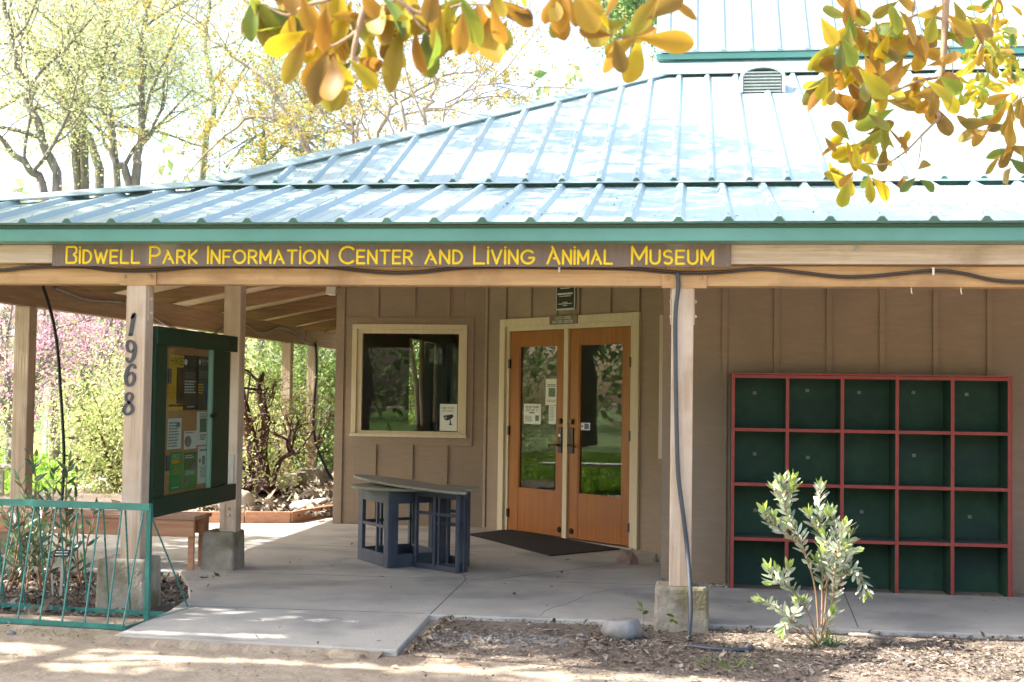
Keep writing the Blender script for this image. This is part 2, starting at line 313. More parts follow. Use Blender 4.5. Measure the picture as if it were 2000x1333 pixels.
# raised mulch bed beyond the porch with its timber edging
bed=[(-9,13.35),(-6.0,13.14),(-4.08,13.66),(-4.0,14.2),(-3.66,14.6),(-3.64,21),(-5.5,22),(-8.5,15)]
struct('mulch_mound',MB().prism(bed,-.1,.11),'mulch_ground','raised bed of dark mulch behind the porch edging')
ed=root('bed_edging',(-4.1,13.6,0),'low reddish timber edging boards around the raised mulch bed','edging')
epts=[(-7.2,13.25),(-6.4,13.12),(-5.55,13.2),(-4.95,13.38),(-4.5,13.46),(-4.06,13.6),(-3.98,14.12),(-3.86,14.72)]
for a,b in zip(epts[:-1],epts[1:]):
    d=(Vector(b)-Vector(a)).normalized()*.004
    MB().bar((a[0]+d.x,a[1]+d.y,.09+random.uniform(-.004,.006)),(b[0]-d.x,b[1]-d.y,.09),.04,.15).build('edging_board','edging_wood',ed,bevel=.004)

# ================================================================== BUILDING
B=root('nature_center',(-3.6,13.68,0),'brown board and batten nature center under a pale metal hip roof with teal trim','building')
def zf(y): return 2.41+.265*(y-7.85)
def zl(x): return 2.41+.208*(x+5.95)
def zu(y): return 2.94+.463*(y-9.72)
def zul(x): return 2.94+.4805*(x+3.567)
XR=13.0; YB=24.0
# ---- lower roof
def plate(mb,poly,zfun,t=.01,off=0):
    top=[(x,y,zfun(x,y)+off) for x,y in poly]; bot=[(x,y,zfun(x,y)+off-t) for x,y in poly]; mb.hexa(bot,top)
def rib(mb,p,q,w=.03,h=.03,side=X):
    p=Vector(p);q=Vector(q); s=Vector(side)
    prof=[(-1.25*w,.0),(-.45*w,h),(.45*w,h),(1.25*w,0)]
    a=[p+s*x+Z*z for x,z in prof]; b=[q+s*x+Z*z for x,z in prof]; mb.hexa(a,b)
    n=max(2,int((q-p).length/.42))
    for i in range(n):
        c=p+(q-p)*((i+.25)/n); mb.ball(c+Z*(h+.002)-s*w*.0,.007,nu=5,nv=3)
def rib_shade(xs,y,z,w,h,x0,x1):  # dark strip over the rib ends, painting the shade inside hollow ribs
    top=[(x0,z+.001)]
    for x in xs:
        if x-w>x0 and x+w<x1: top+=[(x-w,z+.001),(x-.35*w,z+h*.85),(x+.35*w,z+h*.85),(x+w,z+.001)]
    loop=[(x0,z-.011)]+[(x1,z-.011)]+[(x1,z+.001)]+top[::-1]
    MB().hexa([(a,y,b) for a,b in loop],[(a,y+.002,b) for a,b in loop]).build('rib_end_shade','shade_teal',B)
lf=MB(); plate(lf,[(-5.95,7.85),(XR,7.85),(XR,10.0),(-3.2,10.0)],lambda x,y:zf(y))
LX=[];UXs=[]
x=-.0741-.286*22
while x<XR:
    yh=7.85 if x<-5.9 else 10.0
    if x<-3.3: yh=7.85+(x+5.95)/2.383*1.87-.02
    if x>-5.75: LX.append(x)
    if x>-5.75: rib(lf,(x,7.845,zf(7.845)),(x,yh,zf(yh)))
    for dx in(.095,.19):
        yy=7.85+(x+dx+5.95)/2.383*1.87-.03 if x+dx<-3.3 else 10.0
        if x>-5.7: lf.bar((x+dx,7.85,zf(7.85)+.001),(x+dx,yy,zf(yy)+.001),.008,.0015)
    x+=.286
lf.build('lower_roof','roof_metal',B); rib_shade(LX,7.842,zf(7.845),.03,.03,-5.94,XR)
ll=MB(); plate(ll,[(-5.95,7.85),(-3.2,10.0),(-3.2,YB),(-5.95,YB)],lambda x,y:zl(x))
y=8.3
while y<YB: 
    xh=-3.3 if y>9.8 else -5.95+(y-7.85)/1.87*2.383
    rib(ll,(-5.95,y,zl(-5.95)),(xh,y,zl(xh)),side=Y); y+=.286
ll.build('lower_roof','roof_metal',B)
hc=MB(); hc.hexa([(-5.99,7.83,2.43),(-5.93,7.87,2.46),(-5.87,7.83,2.43),(-5.93,7.86,2.42)],[(-3.62,9.70,2.93),(-3.56,9.74,2.955),(-3.48,9.68,2.93),(-3.56,9.72,2.92)])
hc.hexa([(-5.99,7.90,2.438),(-5.95,7.85,2.462),(-5.82,7.83,2.436),(-5.82,7.83,2.444)],[(-3.62,9.80,2.93),(-3.56,9.72,2.975),(-3.40,9.70,2.937),(-3.40,9.70,2.944)])
hc.build('hip_cap','roof_metal',B)
# ---- upper roof
UY=13.1
uf=MB(); plate(uf,[(-3.567,9.72),(XR,9.72),(XR,UY),(-.31,UY)],lambda x,y:zu(y),t=.015)
x=-.1270-.2675*13
while x<XR:
    yh=UY if x>-.35 else 9.72+(x+3.567)/3.257*3.38-.03
    if x>-3.45: UXs.append(x)
    if x>-3.45: rib(uf,(x,9.715,zu(9.715)),(x,yh,zu(yh)),w=.027,h=.03)
    for dx in(.09,.18):
        yy=UY if x+dx>-.35 else 9.72+(x+dx+3.567)/3.257*3.38-.04
        if x>-3.4: uf.bar((x+dx,9.72,zu(9.72)+.001),(x+dx,yy,zu(yy)+.001),.007,.0015)
    x+=.2675
uf.build('upper_roof','roof_metal',B); rib_shade(UXs,9.712,zu(9.715),.027,.03,-3.55,XR)
ul=MB(); plate(ul,[(-3.567,9.72),(-.31,UY),(-.31,YB),(-3.567,YB)],lambda x,y:zul(x),t=.015)
ul.build('upper_roof','roof_metal',B)
hc=MB(); hc.hexa([(-3.66,9.70,2.945),(-3.58,9.70,2.985),(-3.45,9.70,2.955),(-3.45,9.70,2.965)],[(-.42,UY,4.53),(-.31,UY,4.56),(-.17,UY,4.528),(-.17,UY,4.54)])
hc.build('hip_cap','roof_metal',B)
MB().box(-.3,XR,UY+.06,UY+.7,4.52,4.545).build('roof_flashing','roof_metal',B)
MB().hexa([(-.36,UY-.10,4.495),(-.36,UY+.2,4.705),(-.36,UY+.2,4.712),(-.36,UY-.10,4.503)],[(XR,UY-.10,4.495),(XR,UY+.2,4.705),(XR,UY+.2,4.712),(XR,UY-.10,4.503)]).build('roof_flashing','roof_metal',B)
# flashing between the roofs, and teal drip edges
MB().box(-3.56,XR,9.74,9.80,2.86,2.925).build('eave_trim','teal_metal',B)
MB().hexa([(-3.5,9.64,zf(9.64)+.034),(-3.5,9.74,zf(9.74)+.034),(-3.5,9.74,zf(9.74)+.04),(-3.5,9.64,zf(9.64)+.038)],[(XR,9.64,zf(9.64)+.034),(XR,9.74,zf(9.74)+.034),(XR,9.74,zf(9.74)+.04),(XR,9.64,zf(9.64)+.038)]).build('roof_flashing','roof_metal',B)
# ---- raised top roof
def zc(y): return 4.775+1.02*(y-13.2)
tr=MB(); plate(tr,[(-.36,13.2),(XR,13.2),(XR,15.6),(-.36,15.6)],lambda x,y:zc(y),t=.02)
x=.025-.2675
while x<XR: rib(tr,(x,13.195,zc(13.195)),(x,15.6,zc(15.6)),w=.02,h=.03); x+=.2675
tr.build('top_roof','roof_metal',B)
tb=MB(); plate(tb,[(-.36,18.0),(XR,18.0),(XR,15.6),(-.36,15.6)],lambda x,y:zc(15.6)-1.02*(y-15.6),t=.02); tb.build('top_roof','roof_metal',B)
MB().box(-.355,XR,13.215,13.27,4.695,4.75).build('eave_trim','teal_metal',B)
MB().prism([(-.32,13.3),(XR,13.3),(XR,18),(-.32,18)],4.5,4.74).build('top_wall','siding',B)
MB().add([(-.3,13.35,4.75),(-.3,17.9,4.75),(-.3,15.6,7.1)],[(0,2,1)]).build('gable_wall','siding',B)
# roof vent
va,vb=.424,.826; vz0=4.145; vy=12.31
prof=[(va,vz0),(va,vz0+.16)]+[(va+(vb-va)/2-math.cos(math.radians(t))*(vb-va)/2,vz0+.16+math.sin(math.radians(t))*.10) for t in range(10,171,16)]+[(vb,vz0+.16),(vb,vz0)]
inner=[((x-.625)*.86+.625,vz0+.012+(z-vz0)*.86) for x,z in prof]
sh=MB(); n=len(prof)
for i in range(n-1):
    a,b,c,d=prof[i],prof[i+1],inner[i+1],inner[i]
    sh.hexa([(p[0],vy,p[1]) for p in(a,b,c,d)],[(p[0],vy+.62,p[1]) for p in(a,b,c,d)])
v=sh.build('roof_vent','roof_pale',B)
sl_=MB()
for k in range(7):
    z=vz0+.014+k*.029; sl_.hexa([(va+.035,vy+.015,z),(va+.035,vy+.05,z+.02),(va+.035,vy+.055,z+.026),(va+.035,vy+.012,z+.012)],[(vb-.035,vy+.015,z),(vb-.035,vy+.05,z+.02),(vb-.035,vy+.055,z+.026),(vb-.035,vy+.012,z+.012)])
sl_.build('louvre','vent_metal',v)
MB().box(va+.02,vb-.02,vy+.07,vy+.1,vz0,vz0+.2).build('backing','vent_metal',v)
# ---- gutters and fascia
MB().box(-5.98,XR,7.885,8.06,2.300,2.376).build('fascia','teal_metal',B,bevel=.004)
MB().box(-5.92,XR,7.90,8.05,2.3765,2.399).build('drip_edge','shade_teal',B)  # shade of the roof edge above is put into its dark colour
MB().box(-5.985,-5.83,8.065,YB,2.300,2.388).build('fascia','teal_metal',B,bevel=.004)
MB().box(-5.82,XR,8.07,8.125,2.186,2.30).build('fascia_board','fascia_wood',B,bevel=.004)
MB().box(-5.52,-.15,8.135,8.27,2.058,2.182).build('porch_beam','beam_wood',B,bevel=.006)
MB().box(-.148,XR,8.135,8.27,2.058,2.180).build('porch_beam','beam_wood',B,bevel=.006)
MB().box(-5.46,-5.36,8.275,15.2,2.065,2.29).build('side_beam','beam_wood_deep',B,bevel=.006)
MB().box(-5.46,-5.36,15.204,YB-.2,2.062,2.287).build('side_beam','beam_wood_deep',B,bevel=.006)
for y in(15.2,18.6): 
    bp=MB(); bp.box(-5.36,-5.352,y-.11,y+.11,2.07,2.25)
    for dy in(-.07,.07):
        for z in(2.11,2.2): bp.ball((-5.348,y+dy,z),.012,nu=6,nv=4)
    bp.build('splice_plate','beam_wood_deep',B)
# rafters and deck
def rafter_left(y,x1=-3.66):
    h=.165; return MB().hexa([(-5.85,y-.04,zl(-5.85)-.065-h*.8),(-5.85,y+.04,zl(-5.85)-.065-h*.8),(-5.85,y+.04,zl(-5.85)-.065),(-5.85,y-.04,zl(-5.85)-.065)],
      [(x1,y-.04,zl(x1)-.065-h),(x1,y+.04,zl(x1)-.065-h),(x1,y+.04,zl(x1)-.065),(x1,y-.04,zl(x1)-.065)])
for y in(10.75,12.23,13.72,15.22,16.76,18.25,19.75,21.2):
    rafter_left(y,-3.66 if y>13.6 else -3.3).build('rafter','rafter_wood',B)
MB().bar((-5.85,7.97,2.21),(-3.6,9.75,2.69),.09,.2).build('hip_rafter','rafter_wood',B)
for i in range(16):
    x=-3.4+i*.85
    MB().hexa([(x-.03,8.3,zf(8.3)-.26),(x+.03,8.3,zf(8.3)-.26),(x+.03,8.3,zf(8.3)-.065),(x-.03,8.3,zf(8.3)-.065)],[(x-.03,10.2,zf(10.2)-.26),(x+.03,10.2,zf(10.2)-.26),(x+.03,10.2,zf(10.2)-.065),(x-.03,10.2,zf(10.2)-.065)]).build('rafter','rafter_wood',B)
dk=MB(); x=-5.9
while x<-3.45:
    x1=x+.136; y0=7.9+(x+5.95)/2.383*1.87+.06
    dk.hexa([(x,y0,zl(x)-.06),(x1,y0+.1,zl(x1)-.06),(x1,y0+.1,zl(x1)-.025),(x,y0,zl(x)-.025)],[(x,YB,zl(x)-.06),(x1,YB,zl(x1)-.06),(x1,YB,zl(x1)-.025),(x,YB,zl(x)-.025)]); x+=.14
dk.build('roof_deck','deck_wood',B)
dk=MB(); y=7.95
while y<10.2:
    y1=y+.136; x0=-5.95+(y-7.85)/1.87*2.383
    dk.hexa([(x0,y,zf(y)-.06),(x0+.17,y1,zf(y1)-.06),(x0+.17,y1,zf(y1)-.025),(x0,y,zf(y)-.025)],[(XR,y,zf(y)-.06),(XR,y1,zf(y1)-.06),(XR,y1,zf(y1)-.025),(XR,y,zf(y)-.025)]); y+=.14
dk.build('roof_deck','deck_wood',B)
MB().prism([(-3.44,10.2),(.0,10.2),(.0,13.9),(-3.44,13.9)],2.93,2.97).build('porch_ceiling','deck_wood',B)
# posts
def bolt(mb,c,N,r=.013): mb.ball(c,r,nu=8,nv=4)
def post(x,y,top,pier_w=.32,ztop=.345,pz=None,name='porch_post',bracket=None,pierx=None,depth=.3):
    o=MB().box(x,x+.13,y,y+.13,ztop-.01,top).build(name,'post_wood',B,bevel=.006)
    px=pierx if pierx is not None else x-.09; c=MB(); t=.012
    a=[(px,y-.06),(px+pier_w,y-.06),(px+pier_w,y-.06+depth),(px,y-.06+depth)]
    i=[(px+t,y-.06+t),(px+pier_w-t,y-.06+t),(px+pier_w-t,y-.06+depth-t),(px+t,y-.06+depth-t)]
    c.hexa([(u,v,-.25) for u,v in a],[(u,v,ztop-.02) for u,v in a]) if False else c.hexa([(u,v,-.25) for u,v in a],[(u,v,ztop-.003) for u,v in i])
    c.build('pier','pier_concrete',o,bevel=.018); return o
pL=post(-3.52,8.13,2.056,pier_w=.335,ztop=.345,pierx=-3.66)
pR=post(-.112,8.13,2.056,pier_w=.335,ztop=.285,pierx=-.205)
pC=post(-3.515,9.92,2.62,pier_w=.27,ztop=.34,pierx=-3.645)
pA=post(-5.46,10.42,2.063,pier_w=.27,ztop=.35)
pD=post(-5.455,17.70,2.06,pier_w=.40,ztop=.315,pierx=-5.56,depth=.45)
pE=post(-5.47,19.0,2.06,pier_w=.40,ztop=.31,depth=.45)
post(3.30,8.13,2.056,pier_w=.335,ztop=.285); post(-5.46,8.14,2.056,pier_w=.3,ztop=.345)
for o,x0,x1,zb,zt in((pL,-3.565,-3.325,2.05,2.135),(pR,-.172,.095,2.045,2.135)):
    p=MB().box(x0,x1,8.122,8.1345,zb,zt)
    for a in(x0+.035,x1-.035): p.ball((a,8.118,zt-.03),.014,nu=8,nv=4)
    p.build('cap_plate','beam_wood',o,bevel=.003)
for o,x,y in((pL,-3.39,8.13),(pA,-5.33,10.42),(pR,.018,8.13),(pR,-.1205,8.13)):
    p=MB().box(x,x+.006,y+.03,y+.09,1.83,2.05)
    for z in(1.88,1.97): p.ball((x+.008,y+.06,z),.013,nu=8,nv=4)
    p.build('side_plate','post_wood',o)
for (px0,py0,px1,py1) in((437,693,445,756),(448,888,456,944)):
    a=ony(px0,py0,9.915); b=ony(px1,py1,9.915); MB().box(a[0],b[0],9.912,9.919,b[2],a[2]).build('strap','steel' if py0>800 else 'dark_iron',pC)
p=MB().box(-3.50,-3.47,9.912,9.919,.35,.55)
for z in(.46,.51): p.ball((-3.44,9.912,z),.012,nu=7,nv=4)
p.build('strap','post_wood',pC)
# ---- walls
wl=MB() # front window wall, y=13.68
wx0,wx1=-3.627,-2.062; ox0,ox1,oz0,oz1=-3.41,-2.29,.985,2.06; wy=13.68
for a,b,c,d in((wx0,ox0,.0,2.92),(ox1,wx1,.0,2.92),(ox0,ox1,.0,oz0),(ox0,ox1,oz1,2.92)): wl.box(a,b,wy,wy+.12,c,d)
wl.box(wx0-.004,-3.543,wy-.02,wy-.001,.05,2.9)
for x in(-3.205,-2.820,-2.460): wl.box(x-.019,x+.019,wy-.018,wy-.001,2.18,2.9); wl.box(x-.019,x+.019,wy-.018,wy-.001,.05,.868)
for a,b,c,d in((-3.52,-2.19,2.10,2.18),(-3.50,-2.19,.868,.958),(-3.52,-3.44,.958,2.10),(-2.27,-2.19,.958,2.10)): wl.box(a,b,wy-.014,wy-.0005,c,d)
wl.box(-2.10,-2.055,wy-.02,wy-.001,.05,2.9)
wl.build('front_wall','siding',B,bevel=.002)
# side wall going back, with an opening on the far side that shows the garden
sw=MB(); sw.box(-3.627,-3.51,wy+.12,16.8,.0,2.92); sw.box(-3.627,-3.51,16.8,18.6,.0,1.0); sw.box(-3.627,-3.51,16.8,18.6,2.1,2.92); sw.box(-3.627,-3.51,18.6,20,.0,2.92)
sw.box(-3.50,-3.35,19.9,20,.0,2.9); sw.box(-3.35,-2.9,19.9,20,.0,1.0); sw.box(-3.35,-2.9,19.9,20,2.05,2.9); sw.box(-2.9,12,19.9,20,.0,2.9); sw.box(11.9,12,10.5,19.9,0,2.9)
sw.build('back_wall','siding',B)
MB().box(-3.5,11.9,13.9,19.9,2.9,2.95).build('inner_ceiling','interior',B); MB().box(-3.5,11.9,10.5,19.9,-.02,.03).build('inner_floor','interior_floor',B)
MB().box(.3,11.9,10.6,10.7,0,2.9).build('inner_wall','interior',B)
MB().box(-.6,11.9,16.5,16.6,.0,2.9).build('inner_wall','interior',B)
# right wall y=10.3
rw=MB().box(-.2,12,10.3,10.42,-.1,2.95)
for k in range(30): 
    x=.256+k*.3835; rw.box(x-.021,x+.021,10.282,10.299,-.05,2.9)
rw.box(-.204,-.115,10.28,10.299,-.05,2.9); rw.box(-.2,-.08,10.42,11.95,-.1,2.95)
rw.build('right_wall','siding',B,bevel=.002)
# casing of the window on the hidden side of the corner
MB().box(-.232,-.202,10.35,11.5,.93,2.02).build('window_casing','cream_trim',B)
# ---- angled door wall
P0=Vector((-2.07,13.68,0)); T=Vector((.7147,-.6994,0)); IN=Vector((.6994,.7147,0)); DN=-IN
DM=Matrix(((T.x,IN.x,0,P0.x),(T.y,IN.y,0,P0.y),(0,0,1,0),(0,0,0,1))); DL=2.61
dw=MB(DM)
for a,b,c,d in((0,.32,0,2.92),(2.235,DL,0,2.92),(.32,2.235,2.10,2.92)): dw.box(a,b,0,.12,c,d)
for x in(.336,.736,1.125,1.452,1.885,2.263): dw.box(x-.018,x+.018,-.018,-.001,2.155,2.9)
dw.box(.0,.05,-.018,-.001,.05,2.9); dw.box(2.52,2.60,-.018,-.001,.05,2.9)
dw.build('entrance_wall','siding',B,bevel=.002)
fr=B
ft=MB(DM)
ft.box(.268,.352,-.028,-.001,.05,2.15); ft.box(2.203,2.29,-.028,-.001,.05,2.15); ft.box(.3525,2.2025,-.027,-.001,2.075,2.15)
ft.box(.322,.393,.0,.11,.05,2.098); ft.box(2.157,2.233,.0,.11,.05,2.098); ft.box(.3935,2.1565,.0,.11,2.03,2.098); ft.box(1.240,1.302,-.005,.09,.05,2.0295)
ft.build('door_frame','cream_trim',fr,bevel=.003)
MB(DM).box(.30,2.25,-.06,.11,.045,.058).build('threshold','steel',fr)
for (a,b,g0,g1,side) in((.396,1.238,.543,1.122,0),(1.304,2.155,1.442,2.04,1)):
    gz0,gz1=.478,1.883; dz0,dz1=.064,2.027
    d_=MB(DM)
    d_.box(a,g0,.015,.06,dz0,dz1); d_.box(g1,b,.015,.06,dz0,dz1); d_.box(g0+.0005,g1-.0005,.016,.059,dz0,gz0); d_.box(g0+.0005,g1-.0005,.016,.059,gz1,dz1)
    leaf=d_.build('door','door_wood',fr,bevel=.003)
    # children of a part must be sub-parts: parent pane and fittings to the leaf
    MB(DM).box(g0+.001,g1-.001,.034,.040,gz0+.001,gz1-.001).build('pane','glass',leaf)
    bd=MB(DM); 
    for q in((g0,g0+.012,gz0,gz1),(g1-.012,g1,gz0,gz1)): bd.box(q[0],q[1],.020,.033,q[2],q[3])
    for q in((g0+.012,g1-.012,gz0,gz0+.012),(g0+.012,g1-.012,gz1-.012,gz1)): bd.box(q[0],q[1],.020,.033,q[2],q[3])
    bd.build('glazing_bead','door_wood',leaf)
    hx=a-.012 if side==0 else b-.012
    for hz in((1.78,1.66),(1.12,1.0),(.30,.19)) :
        h=MB(DM).box(hx,hx+.024,-.004,.014,hz[1],hz[0]-.03); h.build('hinge','dark_iron',leaf)
    cx=1.185 if side==0 else 1.352
    MB(DM).box(cx-.026,cx+.026,.003,.0145,.855,1.098).build('escutcheon','dark_iron',leaf,bevel=.003)
    k=MB(DM); k.tube([(cx,.014,1.155),(cx,-.01,1.155)],.026,14); k.tube([(cx,-.0101,1.155),(cx,-.016,1.155)],.017,10); k.build('lock','bronze',leaf)
    k=MB(DM); k.tube([(cx,.003,.93),(cx,-.04,.93)],.011,8); dxx=-.10 if side==0 else .10; k.tube([(cx,-.04,.93),(cx+dxx,-.045,.928),(cx+dxx*1.05,-.04,.91)],[.01,.009,.008],8); k.build('lever_handle','bronze',leaf)
    if side==0: 
        k=MB(DM); k.ball((cx,.0,1.02),.016,sy=.3); k.build('keyhole','white_plastic',leaf)
    kx=1.185 if side==0 else 1.36
    k=MB(DM); k.ball((kx,.012,.13),.03,sy=.5); k.build('door_stop','mat_rubber',leaf)
# ---- window in the front wall
cf=MB(); 
for a,b,c,d in((-3.457,-2.256,2.055,2.107),(-3.457,-3.405,.985,2.0549),(-2.308,-2.256,.985,2.0549)): cf.box(a,b,wy-.032,wy+.02,c,d)
for a,b,c,d in((-3.4045,-2.3085,2.012,2.0545),(-3.4045,-3.352,1.012,2.0115),(-2.345,-2.3085,1.012,2.0115),(-3.4045,-2.3085,.972,1.0115)): cf.box(a,b,wy-.012,wy+.05,c,d)
W=cf.build('window','cream_trim',B,bevel=.003)
MB().box(-3.468,-2.245,wy-.05,wy+.02,.951,.984).build('sill','cream_trim',W,bevel=.004)
MB().box(-3.352,-2.345,wy+.02,wy+.026,1.0115,2.012).build('pane','glass',W)
# white hooks under the beam, beam bolt
hk=MB()
for px_ in(1780,1877):
    a=ony(px_,562,8.16); hk=MB(); hk.tube([(a[0],8.16,2.06),(a[0],8.16,2.03),(a[0]+.004,8.155,2.02),(a[0],8.15,2.025)],.003,6); hk.build('hook','white_plastic',B)
bt=MB(); a=ony(1674,487,8.068); bt.tube([(a[0],8.07,a[2]),(a[0],8.06,a[2])],.017,8); bt.tube([(a[0],8.061,a[2]),(a[0],8.055,a[2])],.009,6); bt.build('bolt','steel',B)
# ================================================================== SIGNS ON THE BUILDING
sg=MB(); a0=ony(103,500,8.05)[0]; a1=ony(1428,500,8.05)[0]
SIG=root('name_sign',(a0,8.05,2.165),'long grey-brown board sign with routed yellow lettering above the porch beam','sign')
MB().box(a0,a1,8.040,8.068,2.1635,2.302).build('board','sign_brown',SIG,bevel=.003)
yb=8.0405
for word,p0,p1 in(('BiDWELL',128,275),('PARK',291,387),('INFORMATiON',404,642),('CENTER',661,808),('AND',829,905),('LiViNG',924,1044),('ANiMAL',1067,1198),('MUSEUM',1232,1395)):
    small=.78; s=word; t=MB()
    xa,xb=ony(p0+2.5,500,yb)[0],ony(p1-2.5,500,yb)[0]; zb=2.1825+.0; H=.101
    # first letter full height, the rest small capitals
    s2=s[0]+s[1:].replace('i','\x01').lower().replace('\x01','i') if word!='AND' else s.lower()
    x=0; runs=[]
    for ch in s2:
        if ch=='i': k=.78; g=(0,[[(0,0),(0,1.0)],[(0,1.23),(0,1.24)]])
        else: k=1.0 if ch.isupper() else .78; g=G[ch.upper()]
        for st in g[1]: runs.append([(x+p*k*.9,q*k) for p,q in st])
        x+=g[0]*k*.9+.21
    x-=.21; kx=(xb-xa)/x
    for r_ in runs:
        P=[Vector((xa+p*kx,yb,zb+q*H)) for p,q in r_]
        for e,f_ in zip(P[:-1],P[1:]): t.tube([e,f_],.0078,8,caps=False); t.ball(e,.0078,nu=8,nv=4)
        t.ball(P[-1],.0078,nu=8,nv=4)
    t.build('lettering','yellow_paint',SIG,smooth=True)
b=MB()
for z in(2.18,2.285): b.ball((a1-.02,8.039,z),.005,nu=6,nv=4); b.ball((a0+.02,8.039,z),.005,nu=6,nv=4)
b.build('screw','steel',SIG)
# brown plate over the door and memorial plaque
TN=DN
def dpt(tt,off=0.0,z=0.0): return P0+T*tt+DN*off+Z*z
S2=root('door_sign',tuple(dpt(1.26,.03,2.07)),'small brown plate reading CHICO CREEK NATURE CENTER over the double doors','sign')
MB(DM).box(1.062,1.462,-.040,-.0285,2.072,2.156).build('plate','sign_brown',S2)
t=MB(); text(t,'CHICO CREEK',dpt(1.145,.041,2.121),T,Z,DN,.024,width=.235,w=.16); text(t,'NATURE CENTER',dpt(1.115,.041,2.084),T,Z,DN,.024,width=.29,w=.16); t.build('lettering','paper',S2)
S3=root('memorial_plaque',tuple(dpt(1.28,.02,2.2)),'black engraved plaque with pale corners on the wall above the door sign','plaque')
MB(DM).box(1.146,1.418,-.030,-.0195,2.207,2.56).build('plate','vent_metal',S3,bevel=.002)
MB(DM).box(1.158,1.406,-.0325,-.0301,2.222,2.55).build('face','black_plastic',S3)
t=MB()
for i,(wd,z) in enumerate(((.13,2.49),(.16,2.472),(.10,2.456),(.22,2.438),(.14,2.42))): lines(t,dpt(1.282-wd/2,.0325,z),T,Z,DN,wd,.016,1,.45,.0)
for wd,z in((.22,2.375),): lines(t,dpt(1.282-wd/2,.0325,z),T,Z,DN,wd,.03,1,.55,.0)
for wd,z in((.17,2.345),(.07,2.285),(.2,2.272),(.06,2.256)): lines(t,dpt(1.282-wd/2,.0325,z),T,Z,DN,wd,.014,1,.5,.0)
t.build('lettering','paper',S3)
# ---- papers on the doors
def sheetpaper(name,O,R,U,N,w_,h_,mat,label,cat='paper',group=None,t_=.0012):
    r_=root(name,tuple(O),label,cat,group)
    MB().hexa([O,O+R*w_,O+R*w_+U*h_,O+U*h_],[O+N*t_,O+R*w_+N*t_,O+R*w_+U*h_+N*t_,O+U*h_+N*t_]).build('sheet',mat,r_); return r_
GL=-.032
def dpaper(t0,t1,z0,z1,mat,label):
    return sheetpaper('door_notice',dpt(t0,-.0335,z0),T,Z,DN,t1-t0,z1-z0,mat,label,'notice'), dpt(t0,-.0335+.0012,z0),t1-t0,z1-z0
r_,O,w_,h_=dpaper(.932,1.119,1.304,1.556,'paper','white notice with a dark photo taped high on the left door glass')
t=MB(); lines(t,O+T*.03+Z*.205,T,Z,DN,.13,.03,2,.5,.1); t.build('print','ink',r_); t=MB(); lines(t,O+T*.02+Z*.055,T,Z,DN,.15,.03,2,.3,.3); t.build('print','ink',r_)
t=MB(); rect(t,O,T,Z,DN,.045,.145,.08,.165); t.build('photo','ink_green',r_)
r_,O,w_,h_=dpaper(.60,.863,1.117,1.312,'paper','wide white notice low on the left side of the left door glass')
t=MB(); text(t,'DO NOT HANG',O+T*.03+Z*.155,T,Z,DN,.02,width=.20,w=.17); text(t,'OUT OF A',O+T*.03+Z*.125,T,Z,DN,.02,width=.18,w=.17);lines(t,O+T*.09+Z*.118,T,Z,DN,.08,.018,1,.7,0); t.build('print','ink',r_)
t=MB(); lines(t,O+T*.02+Z*.08,T,Z,DN,.14,.06,6,.4,.3); t.build('print','ink_green',r_); t=MB(); rect(t,O,T,Z,DN,.18,.235,.03,.085); t.build('photo','ink_green',r_)
r_,O,w_,h_=dpaper(.984,1.092,1.123,1.3,'paper','narrow white slip right under the photo notice on the left door')
t=MB(); lines(t,O+T*.015+Z*.165,T,Z,DN,.075,.14,7,.35,.3); t.build('print','gray_print',r_)
r_,O,w_,h_=dpaper(1.446,1.585,1.079,1.147,'paper','small white and blue sticker beside the lock on the right door glass')
t=MB(); rect(t,O,T,Z,DN,.06,.125,.008,.06); t.build('panel','ink_blue',r_); t=MB(); rect(t,O,T,Z,DN,.02,.04,.025,.045); t.build('arrow','ink',r_)
# camera notice in the window
O=Vector((-2.535,wy+.0185,1.02)); r_=sheetpaper('camera_notice',O,X,Z,-Y,.178,.275,'paper','white notice with a surveillance camera picture in the lower window corner','notice')
O=O-Y*.0012; t=MB(); text(t,'SMILE YOU\'RE',O+X*.02+Z*.225,X,Z,-Y,.018,width=.13,w=.13); text(t,'ON CAMERA',O+X*.025+Z*.195,X,Z,-Y,.018,width=.12,w=.13); t.build('lettering','gray_print',r_)
t=MB(); t.add([O+X*a+Z*b-Y*.001 for a,b in((.035,.155),(.13,.17),(.145,.15),(.12,.125),(.075,.105),(.05,.115))],[(0,1,2,3,4,5)]); t.add([O+X*a+Z*b-Y*.001 for a,b in((.1,.125),(.11,.125),(.12,.07),(.14,.06),(.09,.06),(.105,.075))],[(0,1,2,3,4,5)]); t.build('picture','ink',r_)
t=MB(); t.ball((O.x+.062,O.y-.001,O.z+.135),.014,sy=.05); t.build('lens','gray_print',r_)
# ---- house numbers
def vstroke(mb,pts,wd,O,R,U,N,th=.006):
    """variable-width flat stroke, a solid plate th thick"""
    pts=[Vector((a,b)) for a,b in pts]; L=[];Rr=[]
    for i,p in enumerate(pts):
        d=(pts[min(i+1,len(pts)-1)]-pts[max(i-1,0)]).normalized(); n_=Vector((-d.y,d.x))*wd[i]/2; L.append(p+n_);Rr.append(p-n_)
    for i in range(len(pts)-1):
        q=[L[i],Rr[i],Rr[i+1],L[i+1]]; mb.hexa([O+R*v.x+U*v.y for v in q],[O+R*v.x+U*v.y+N*th for v in q])
def spl(p,n=6):
    out=[]
    for i in range(len(p)-1):
        a,b,c,d=[Vector(p[max(0,min(len(p)-1,i+k))]) for k in(-1,0,1,2)]
        for j in range(n):
            t=j/n; out.append(tuple(.5*((2*b)+(c-a)*t+(2*a-5*b+4*c-d)*t*t+(3*b-a-3*c+d)*t**3)))
    out.append(tuple(p[-1])); return out
